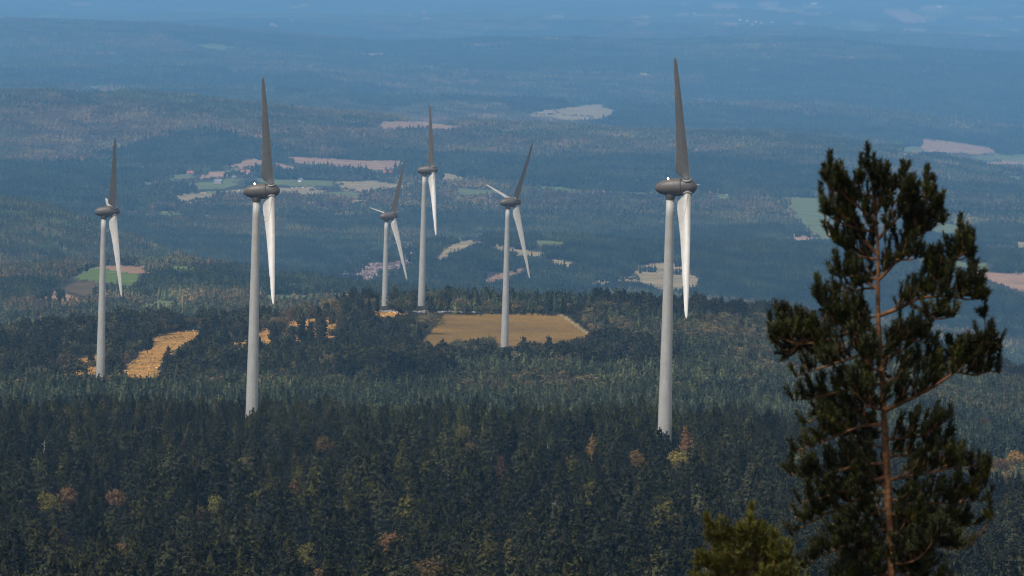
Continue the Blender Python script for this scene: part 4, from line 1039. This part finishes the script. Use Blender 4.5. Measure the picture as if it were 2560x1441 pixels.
LB = [[(2197,640),(2160,600),(2120,560),(2090,500),(2076,450),(2072,420)],[(2195,560),(2150,520),(2110,490),(2096,460),(2092,440)],[(2190,520),(2225,490),(2250,455),(2255,440)],
 [(2196,700),(2235,660),(2275,600),(2300,530),(2313,480),(2314,455)],[(2275,600),(2310,560),(2340,525),(2352,512)],[(2275,600),(2305,585),(2328,572)],
 [(2196,650),(2140,640),(2095,610),(2068,585)],[(2196,700),(2150,690),(2110,690),(2082,688)],[(2196,720),(2160,722),(2125,730),(2096,728)],[(2194,580),(2150,575),(2110,560),(2075,545),(2062,525)],
 [(2194,600),(2230,560),(2260,530),(2280,490),(2284,470)],[(2190,540),(2200,480),(2205,450),(2202,435)],[(2240,650),(2280,650),(2300,640)],
 [(2196,790),(2240,775),(2300,745),(2350,700),(2385,650),(2396,595)],[(2350,700),(2334,675),(2330,650)],[(2385,650),(2410,635),(2424,625)],
 [(2300,745),(2370,740),(2420,730),(2445,715),(2454,708)],[(2370,740),(2420,750),(2448,745)],[(2300,745),(2320,790),(2350,800),(2385,790)],
 [(2190,860),(2130,830),(2080,800),(2055,760),(2048,722)],[(2080,800),(2090,785),(2090,770)],[(2130,830),(2060,855),(1995,835),(1958,808),(1945,795)],
 [(2060,855),(1995,862),(1942,842)],[(1995,862),(1968,895)],[(2190,830),(2150,820),(2130,790),(2110,790)],[(2192,790),(2160,800),(2130,790)],
 [(2205,880),(2160,885),(2100,905),(2040,925),(1990,940)],[(2100,905),(2060,880),(2010,890)],
 [(2206,1030),(2270,1000),(2330,970),(2390,930),(2430,885),(2465,845),(2474,832)],[(2430,885),(2465,890),(2486,880)],[(2390,930),(2440,940),(2474,926)],[(2330,970),(2345,920),(2343,890)],[(2390,930),(2396,900),(2397,875)],
 [(2206,900),(2250,880),(2290,850),(2310,820)],[(2204,870),(2240,850),(2280,850),(2330,860)],[(2208,960),(2260,940),(2300,920),(2330,930)],
 [(2213,1100),(2260,1095),(2310,1090),(2350,1065),(2368,1045)],[(2210,960),(2150,965),(2080,985),(2015,1000),(1980,998)],
 [(2212,1060),(2150,1065),(2080,1095),(2020,1120),(1988,1128)],[(2216,1160),(2150,1160),(2080,1185),(2015,1200),(1985,1180)],[(2208,1000),(2160,1020),(2100,1040),(2050,1045),(2010,1060)],
 [(2218,1200),(2280,1190),(2340,1180),(2400,1165),(2452,1165)],[(2340,1180),(2372,1160),(2395,1155)],[(2216,1140),(2270,1140),(2320,1130),(2370,1120)],
 [(2222,1250),(2300,1258),(2400,1258),(2465,1248)],[(2400,1258),(2440,1200),(2462,1175)],[(2222,1290),(2300,1315),(2400,1318),(2448,1308)],[(2222,1230),(2150,1245),(2060,1290),(1998,1320),(1980,1338)],
 [(2220,1190),(2160,1210),(2100,1230),(2040,1250),(2000,1255)],[(2224,1330),(2300,1355),(2380,1375),(2420,1368)],[(2224,1320),(2160,1345),(2100,1370),(2040,1395),(2010,1420)],
 [(2226,1370),(2290,1400),(2335,1415)],[(2226,1380),(2160,1410),(2090,1450)],[(2222,1270),(2170,1290),(2120,1320),(2080,1330)],[(2222,1280),(2260,1300),(2320,1330),(2360,1330)],
 [(2230,1420),(2290,1450),(2360,1460)],[(2230,1430),(2150,1460),(2060,1480)],[(2226,1400),(2180,1400),(2130,1410)],[(2226,1410),(2260,1420),(2300,1440)]]
TIPS = [(2170,363),(2072,384),(2150,390),(2187,398),(2092,411),(2223,417),(2255,411),(2314,423),(2339,448),(2283,448),(2358,494),(2058,465),(2109,447),(2131,462),(2395,545),(2422,581),(2431,612),(2328,622),(2358,628),(2456,684),(2460,728),(2047,690),(2067,722),(2089,747),(1948,768),(1929,790),(2475,813),(2498,867),(2395,852),(2342,867),(2372,1027),(2399,1142),(2464,1150),(2479,1234),(1975,1119)]
make_pine('scots_pine', 85.0, TR, TRAD, LB, 'tall dark pine close to the viewer at the right, with orange bark and upright shoots', 'pine tree', 'needle', 21, extra=20, tips=TIPS, step=24)
TR2 = [(1885,1640),(1880,1540),(1878,1440),(1876,1370),(1874,1310)]
LB2 = [[(1878,1430),(1840,1400),(1805,1360),(1782,1330),(1774,1318)],[(1878,1450),(1820,1440),(1770,1420),(1748,1408)],[(1876,1400),(1850,1370),(1846,1345)],[(1878,1420),(1920,1390),(1935,1360)],[(1878,1450),(1930,1430),(1965,1400),(1972,1385)],
 [(1878,1470),(1830,1470),(1780,1460)],[(1878,1470),(1940,1460),(1985,1440)],[(1880,1500),(1830,1500),(1790,1490),(1760,1470)],[(1880,1500),(1940,1500),(2000,1470)],[(1877,1400),(1900,1370),(1908,1345)],[(1876,1380),(1860,1350)],[(1878,1440),(1800,1430),(1790,1400)],[(1878,1440),(1905,1440),(1950,1445)],[(1878,1450),(1860,1440),(1820,1455)]]
make_pine('young_pine', 76.0, TR2, [.04,.035,.03,.024,.016,.01], LB2, 'small yellow-green young pine at the bottom edge, left of the tall near pine', 'pine tree', 'needle2', 33, extra=14, twl=(30, 56), step=24,
          tips=[(1873,1266),(1772,1292),(1740,1392),(1790,1340),(1848,1318),(1906,1318),(1934,1335),(1975,1362),(1815,1330)], SL=.12, nshoot=120, nn=56)
# ---------------------------------------------------------------- farms and sheds in the valley
def wallm(name, c):
    m, nt, b = mat(name); g = N(nt, 'ShaderNodeTexCoord'); k = ramp(nt, noise(nt, .8, 5, g.outputs['Object']), [(.3, tuple(q*.75 for q in c)), (.7, c)])
    nt.links.new(k, b.inputs['Base Color']); b.inputs['Roughness'].default_value = .85; return m
WM = dict(white=wallm('white_render', (.80, .78, .74)), stone=wallm('stone_wall', (.42, .38, .33)), red=wallm('red_tiles', (.46, .13, .09)), slate=wallm('grey_slates', (.22, .23, .26)), palero=wallm('pale_sheet_roof', (.72, .72, .72)), glass=wallm('dark_window', (.03, .035, .04)))
def prism_roof(L, W, z, h, ov=.4, th=.25):
    a, b_ = L/2+ov, W/2+ov
    v = [(-a, -b_, z-.15), (a, -b_, z-.15), (a, b_, z-.15), (-a, b_, z-.15), (-a, 0, z+h), (a, 0, z+h), (-a, -b_, z-.15-th), (a, -b_, z-.15-th), (a, b_, z-.15-th), (-a, b_, z-.15-th)]
    f = [(0, 1, 5, 4), (2, 3, 4, 5), (6, 0, 4), (1, 7, 5), (3, 9, 4), (8, 2, 5), (6, 7, 1, 0), (8, 9, 3, 2), (6, 4, 9), (7, 8, 5), (6, 9, 8, 7)]
    return v, f
def house(x, y, wpx, Wd, hw, hr, wall, roof, label, name='farmhouse', rot=0., nwin=4, cat='house'):
    X, Y, Z, D = at(x, y); L = wpx*D/FPX
    Lt = max(6., L)
    t = bpy.data.objects.new(name, None); COL.objects.link(t); t.location = (X, Y, Z-.4); t.rotation_euler = (0, 0, rot); t['label'] = label; t['category'] = cat
    # walls with gables
    a, b_ = Lt/2, Wd/2; v = [(-a, -b_, -2), (a, -b_, -2), (a, b_, -2), (-a, b_, -2), (-a, -b_, hw), (a, -b_, hw), (a, b_, hw), (-a, b_, hw), (-a, 0, hw+hr*.93), (a, 0, hw+hr*.93)]
    f = [(0, 1, 5, 4), (1, 2, 6, 9, 5), (2, 3, 7, 6), (3, 0, 4, 8, 7), (0, 3, 2, 1)]
    link('wall', newmesh('house_wall', v, f, [WM[wall]]), t)
    v, f = prism_roof(Lt, Wd, hw, hr); rf = link('roof', newmesh('roof', v, f, [WM[roof]]), t)
    if name == 'farmhouse': link('chimney', box_mesh('chimney', [(a*.5, a*.5+.9, -.45, .45, hw+hr*.5, hw+hr+1.1)], WM['stone']), rf)
    wm = box_mesh('window', [(-.6, .6, -.08, .05, 0, 1.4)], WM['glass'])
    for k in range(nwin):
        for zz in ((1.0, 3.6) if hw > 5 else (1.1,)):
            o = link('window', wm, t); o.location = (-a+Lt*(k+.5)/nwin, -b_, zz)
    o = link('door', box_mesh('door', [(-.55, .55, -.1, .05, 0, 2.2)], WM['stone']), t); o.location = (Lt*.08, -b_, 0.4)
    return t
house(979, 442, 44, 11, 5.4, 5.0, 'white', 'red', 'long white farmhouse with a red roof left of the farthest turbine blade', nwin=7, rot=.08)
house(614, 438, 21, 9, 5.2, 3.6, 'white', 'red', 'white house with a red roof below the long pale field, left of the second tower', nwin=4, rot=-.06)
house(475, 438, 16, 8, 3.8, 3.0, 'stone', 'red', 'small red-roofed house to the left of the white one', nwin=3, rot=.3)
house(546, 460, 19, 9, 4.4, 3.8, 'stone', 'slate', 'grey-roofed house below the red-roofed ones', nwin=3, rot=-.3)
house(584, 450, 10, 7, 3.8, 3.0, 'stone', 'slate', 'little stone barn between the grey roof and the pale field', name='barn', nwin=2, rot=.5, cat='barn')
house(752, 456, 9, 7, 4.2, 3.0, 'white', 'slate', 'small whitish cottage among hedges right of the second turbine nacelle', nwin=2, rot=.9)
house(951, 186, 22, 14, 5, 2.0, 'white', 'palero', 'left one of the two long white sheds far in the hills', name='shed', nwin=3, cat='shed')
house(980, 187, 20, 14, 5, 2.0, 'white', 'palero', 'right one of the two long white sheds far in the hills', name='shed', nwin=3, cat='shed')
house(1034, 187, 9, 10, 5, 3, 'white', 'slate', 'small pale building right of the two long white sheds', nwin=2)
house(1085, 188, 12, 10, 5, 3, 'stone', 'red', 'reddish building further right of the two long white sheds', nwin=2)
house(856, 106, 12, 12, 7, 5, 'white', 'red', 'bright house of the far hamlet above the pink field', nwin=3)
house(868, 108, 10, 12, 7, 5, 'white', 'red', 'right-hand house of the far hamlet above the pink field', nwin=3)
house(16, 241, 18, 12, 6, 5, 'white', 'red', 'pinkish house at the left edge before the dark ridge', nwin=4)
house(51, 240, 11, 11, 7, 5, 'white', 'slate', 'white gabled house at far left on the ridge line', nwin=3, rot=1.2)
house(88, 239, 9, 11, 5, 4, 'stone', 'slate', 'small grey house right of the white gabled one at far left', nwin=2)
house(679, 64, 9, 13, 7, 5, 'white', 'red', 'tiny bright house in the haze above the second turbine blade', nwin=2)
house(450, 116, 13, 13, 6, 5, 'stone', 'slate', 'pale building left of the far green field', nwin=2)
house(1255, 165, 9, 12, 6, 5, 'white', 'red', 'small pinkish house right of the far dull field', nwin=2)
house(2036, 13, 14, 20, 8, 4, 'white', 'palero', 'white long building in the haze near the top, right half', name='shed', nwin=2, cat='shed')
house(2496, 136, 14, 16, 8, 4, 'white', 'palero', 'white building in the haze at the right edge', name='shed', nwin=2, cat='shed')
house(1135, 84, 10, 13, 6, 4, 'white', 'palero', 'tiny white building in the haze above the middle turbine', name='shed', nwin=2, cat='shed')
house(2347, 19, 12, 16, 8, 4, 'white', 'palero', 'white building at the top right in the haze', name='shed', nwin=2, cat='shed')
for k, (x, y) in enumerate([(1850,52),(1868,55),(1889,58),(1904,61),(1930,60),(1880,64)]):
    house(x, y, 6, 14, 7, 5, 'white', 'red', ['leftmost','second','third','fourth','rightmost','lowest'][k]+' house of the faint hamlet in the haze above the right turbine', nwin=2)
house(1735, 38, 8, 14, 7, 5, 'white', 'slate', 'tiny white house in the haze right of the right turbine tip', nwin=2)

# livestock on the long pale field: tiny white animals
def animal_mesh():
    bm = bmesh.new()
    def ell(c, s, sub=1):
        q = bmesh.ops.create_icosphere(bm, subdivisions=sub, radius=1.0)['verts']
        for v_ in q: v_.co = Vector((v_.co.x*s[0]+c[0], v_.co.y*s[1]+c[1], v_.co.z*s[2]+c[2]))
    ell((0, 0, 1.0), (1.05, .42, .48), 2); ell((1.15, 0, 1.25), (.32, .18, .26)); ell((.9, 0, 1.2), (.35, .22, .3))
    for x in (-.75, .7):
        for y_ in (-.24, .24): ell((x, y_, .38), (.12, .1, .42))
    me = bpy.data.meshes.new('cow'); bm.to_mesh(me); bm.free(); me.materials.append(WM['white']); return me
cow = animal_mesh()
for k, (x, y) in enumerate([(487,485),(504,484),(512,486),(524,484),(552,483),(566,482),(580,480),(598,479),(460,488),(447,500),(730,473),(742,471),(757,472)]):
    X, Y, Z, D = at(x, y); o = link('cow', cow, None, (X, Y, Z), label='tiny white cow grazing on the long pale field in the valley', category='cow', group='cows on the long pale valley field'); o.rotation_euler = (0, 0, k*1.3); o.scale = (1.5,)*3
# pale stones along the plateau edge and an outcrop at the left border
def rock_cloud(name, pts, smin, smax, seed, label, cat, mt):
    r = np.random.default_rng(seed); v = []; f = []
    ico = bmesh.new(); bmesh.ops.create_icosphere(ico, subdivisions=1, radius=1.0); iv = np.array([q.co[:] for q in ico.verts]); iff = [[q.index for q in p.verts] for p in ico.faces]; ico.free()
    o0 = np.array(pts[0])
    for p in pts:
        s = r.uniform(smin, smax)*np.array([r.uniform(.8, 1.6), r.uniform(.7, 1.2), r.uniform(.5, .9)]); q = iv*(1+r.normal(0, .16, iv.shape))*s
        b = len(v); v += list(map(tuple, q+np.array(p)-o0)); f += [tuple(b+i for i in t_) for t_ in iff]
    return link(name, newmesh(name, v, f, [mt]), None, tuple(o0), kind='stuff', label=label, category=cat)
ps = []
for x in np.arange(950, 1200, 2.2):
    yy = 777.5+(x-950)*.014+rng.normal(0, .7)
    if rng.uniform() < .75:
        X, Y, Z, D = at(x, yy, .5, 3600); ps.append((X, Y, Z+.2))
WM['rock'] = wallm('pale_rock', (.36, .35, .32))
rock_cloud('stone_wall', ps, .35, .8, 3, 'line of pale stones along the plateau edge by the middle turbine foot', 'stones', WM['rock'])
ps = []
for k in range(46):
    X, Y, Z, D = at(rng.uniform(-12, 38), rng.uniform(1228, 1246), 8.0); ps.append((X, Y, Z+rng.uniform(4.5, 8.2)))
base = min(p[2] for p in ps)
for k in range(40):
    X, Y, Z, D = at(rng.uniform(-12, 38), rng.uniform(1235, 1250), 8.0); ps.append((X, Y, Z+rng.uniform(0, 5)))
rock_cloud('rock_outcrop', ps, .5, 1.25, 4, 'pale rock outcrop showing between pines at the left edge', 'rocks', WM['rock'])
ps = []
for k in range(520):
    x = rng.uniform(850, 1050); y = 690-(x-850)*.42+rng.uniform(-8, 55)
    if y > 702 or y < 600: continue
    X, Y, Z, D = at(x, y); ps.append((X, Y, Z))
WM['scree'] = wallm('purple_scree', (.30, .21, .20))
rock_cloud('scree_rocks', ps, .8, 2.6, 5, 'purplish crags on the bare slope behind the farthest turbine', 'rocks', WM['scree'])
# golden tussocks on the near clearings
ps = []
for k, c, poly, (x0, x1, y0, y1), dl in FD[:4]:
    for _ in range(int((x1-x0)*(y1-y0)/26)):
        x = rng.uniform(x0, x1); y = rng.uniform(y0, y1)
        if inpoly(np.array([x]), np.array([y]), poly)[0]:
            X, Y, Z, D = at(x, y, 0, 2500); ps.append((X, Y, Z))
tb = [crownmesh('tussock', broad(600+k, .9, 1.1, 60, .35, low=0), mm) for k, mm in enumerate([foliage('dry_grass', [(.50, .27, .08), (.58, .33, .10), (.62, .38, .14)]), foliage('heather', [(.10, .085, .04), (.15, .11, .05), (.2, .14, .06)])])]
pp = np.array(ps); gn_stuff('dry_grass_tussocks', pp, (rng.uniform(size=len(pp)) < .16).astype(int), rng.uniform(0, 6, len(pp)), rng.uniform(.22, .6, len(pp)), tb, 'golden dry grass tussocks on the clearings round the leftmost turbine', 'grass')
# scrub on the right-hand slope
X, Y, r = grid_scatter(2300, 2780, 2.8, 17); k = (X > 126); X, Y = X[k], Y[k]; Z = ground(X, Y)
sb = [crownmesh('scrub_bush', broad(620+k, 2.0, 1.5, 120, .4, low=0), mm) for k, mm in enumerate([foliage('scrub_brown', [(.13, .09, .035), (.17, .11, .042), (.2, .13, .05)]), foliage('scrub_olive', [(.09, .095, .035), (.11, .11, .04), (.13, .12, .04)])])]
gn_stuff('scrub', np.stack([X, Y, Z], 1), r.integers(0, 2, len(X)), r.uniform(0, 6.28, len(X)), r.uniform(.5, 1.3, len(X)), sb, 'low brown scrub on the slope right of the tall near pine', 'scrub')

# birds: tiny dark specks before the valley
def bird_mesh():
    v = [(0, .22, 0), (.05, .05, .03), (-.05, .05, .03), (0, -.25, 0), (0, .05, -.05), (.55, .02, .18), (.5, -.12, .17), (-.55, .02, .18), (-.5, -.12, .17), (.07, -.1, .02), (-.07, -.1, .02), (.09, -.4, .01), (-.09, -.4, .01)]
    f = [(0, 1, 2), (0, 4, 1), (0, 2, 4), (1, 9, 4), (2, 4, 10), (4, 9, 3), (4, 3, 10), (1, 2, 10, 9), (9, 10, 3), (1, 5, 6, 9), (2, 10, 8, 7), (3, 11, 12)]
    return newmesh('bird', v, f, [M['black']])
bmh = bird_mesh()
for x, y, lb in ((662, 545, 'small black bird flying left of the lower blade of the second turbine'), (570, 589, 'black bird in flight left of the second tower, lower than the first'), (100, 413, 'black bird flying high at the left side before the ridge')):
    X, Y, Z = ray(x, y, 1700); o = link('bird', bmh, None, (X, Y, Z), label=lb, category='bird'); o.rotation_euler = (.2, .4, x*.1); o.scale = (1.3,)*3

# ---------------------------------------------------------------- haze
hz = box_mesh('haze', [(-9500, 9500, -500, 61500, -900, 45)], None) if False else None
v = [(x, y, z) for x in (-9500, 9500) for y in (-500, 101500) for z in (-1900, 60)]
f = [(0, 1, 3, 2), (4, 6, 7, 5), (0, 4, 5, 1), (2, 3, 7, 6), (0, 2, 6, 4), (1, 5, 7, 3)]
m = bpy.data.materials.new('haze'); m.use_nodes = True; nt = m.node_tree; nt.nodes.clear()
mo = nt.nodes.new('ShaderNodeOutputMaterial'); pv = nt.nodes.new('ShaderNodeVolumePrincipled')
pv.inputs['Density'].default_value = HAZE_DENSITY; pv.inputs['Color'].default_value = (*HAZE_COLOR, 1); pv.inputs['Anisotropy'].default_value = 0.0
nt.links.new(pv.outputs[0], mo.inputs['Volume'])
link('haze', newmesh('haze', v, f, [m]), None, kind='stuff', label='pale blue haze filling the air over the valley', category='haze')
print('done')
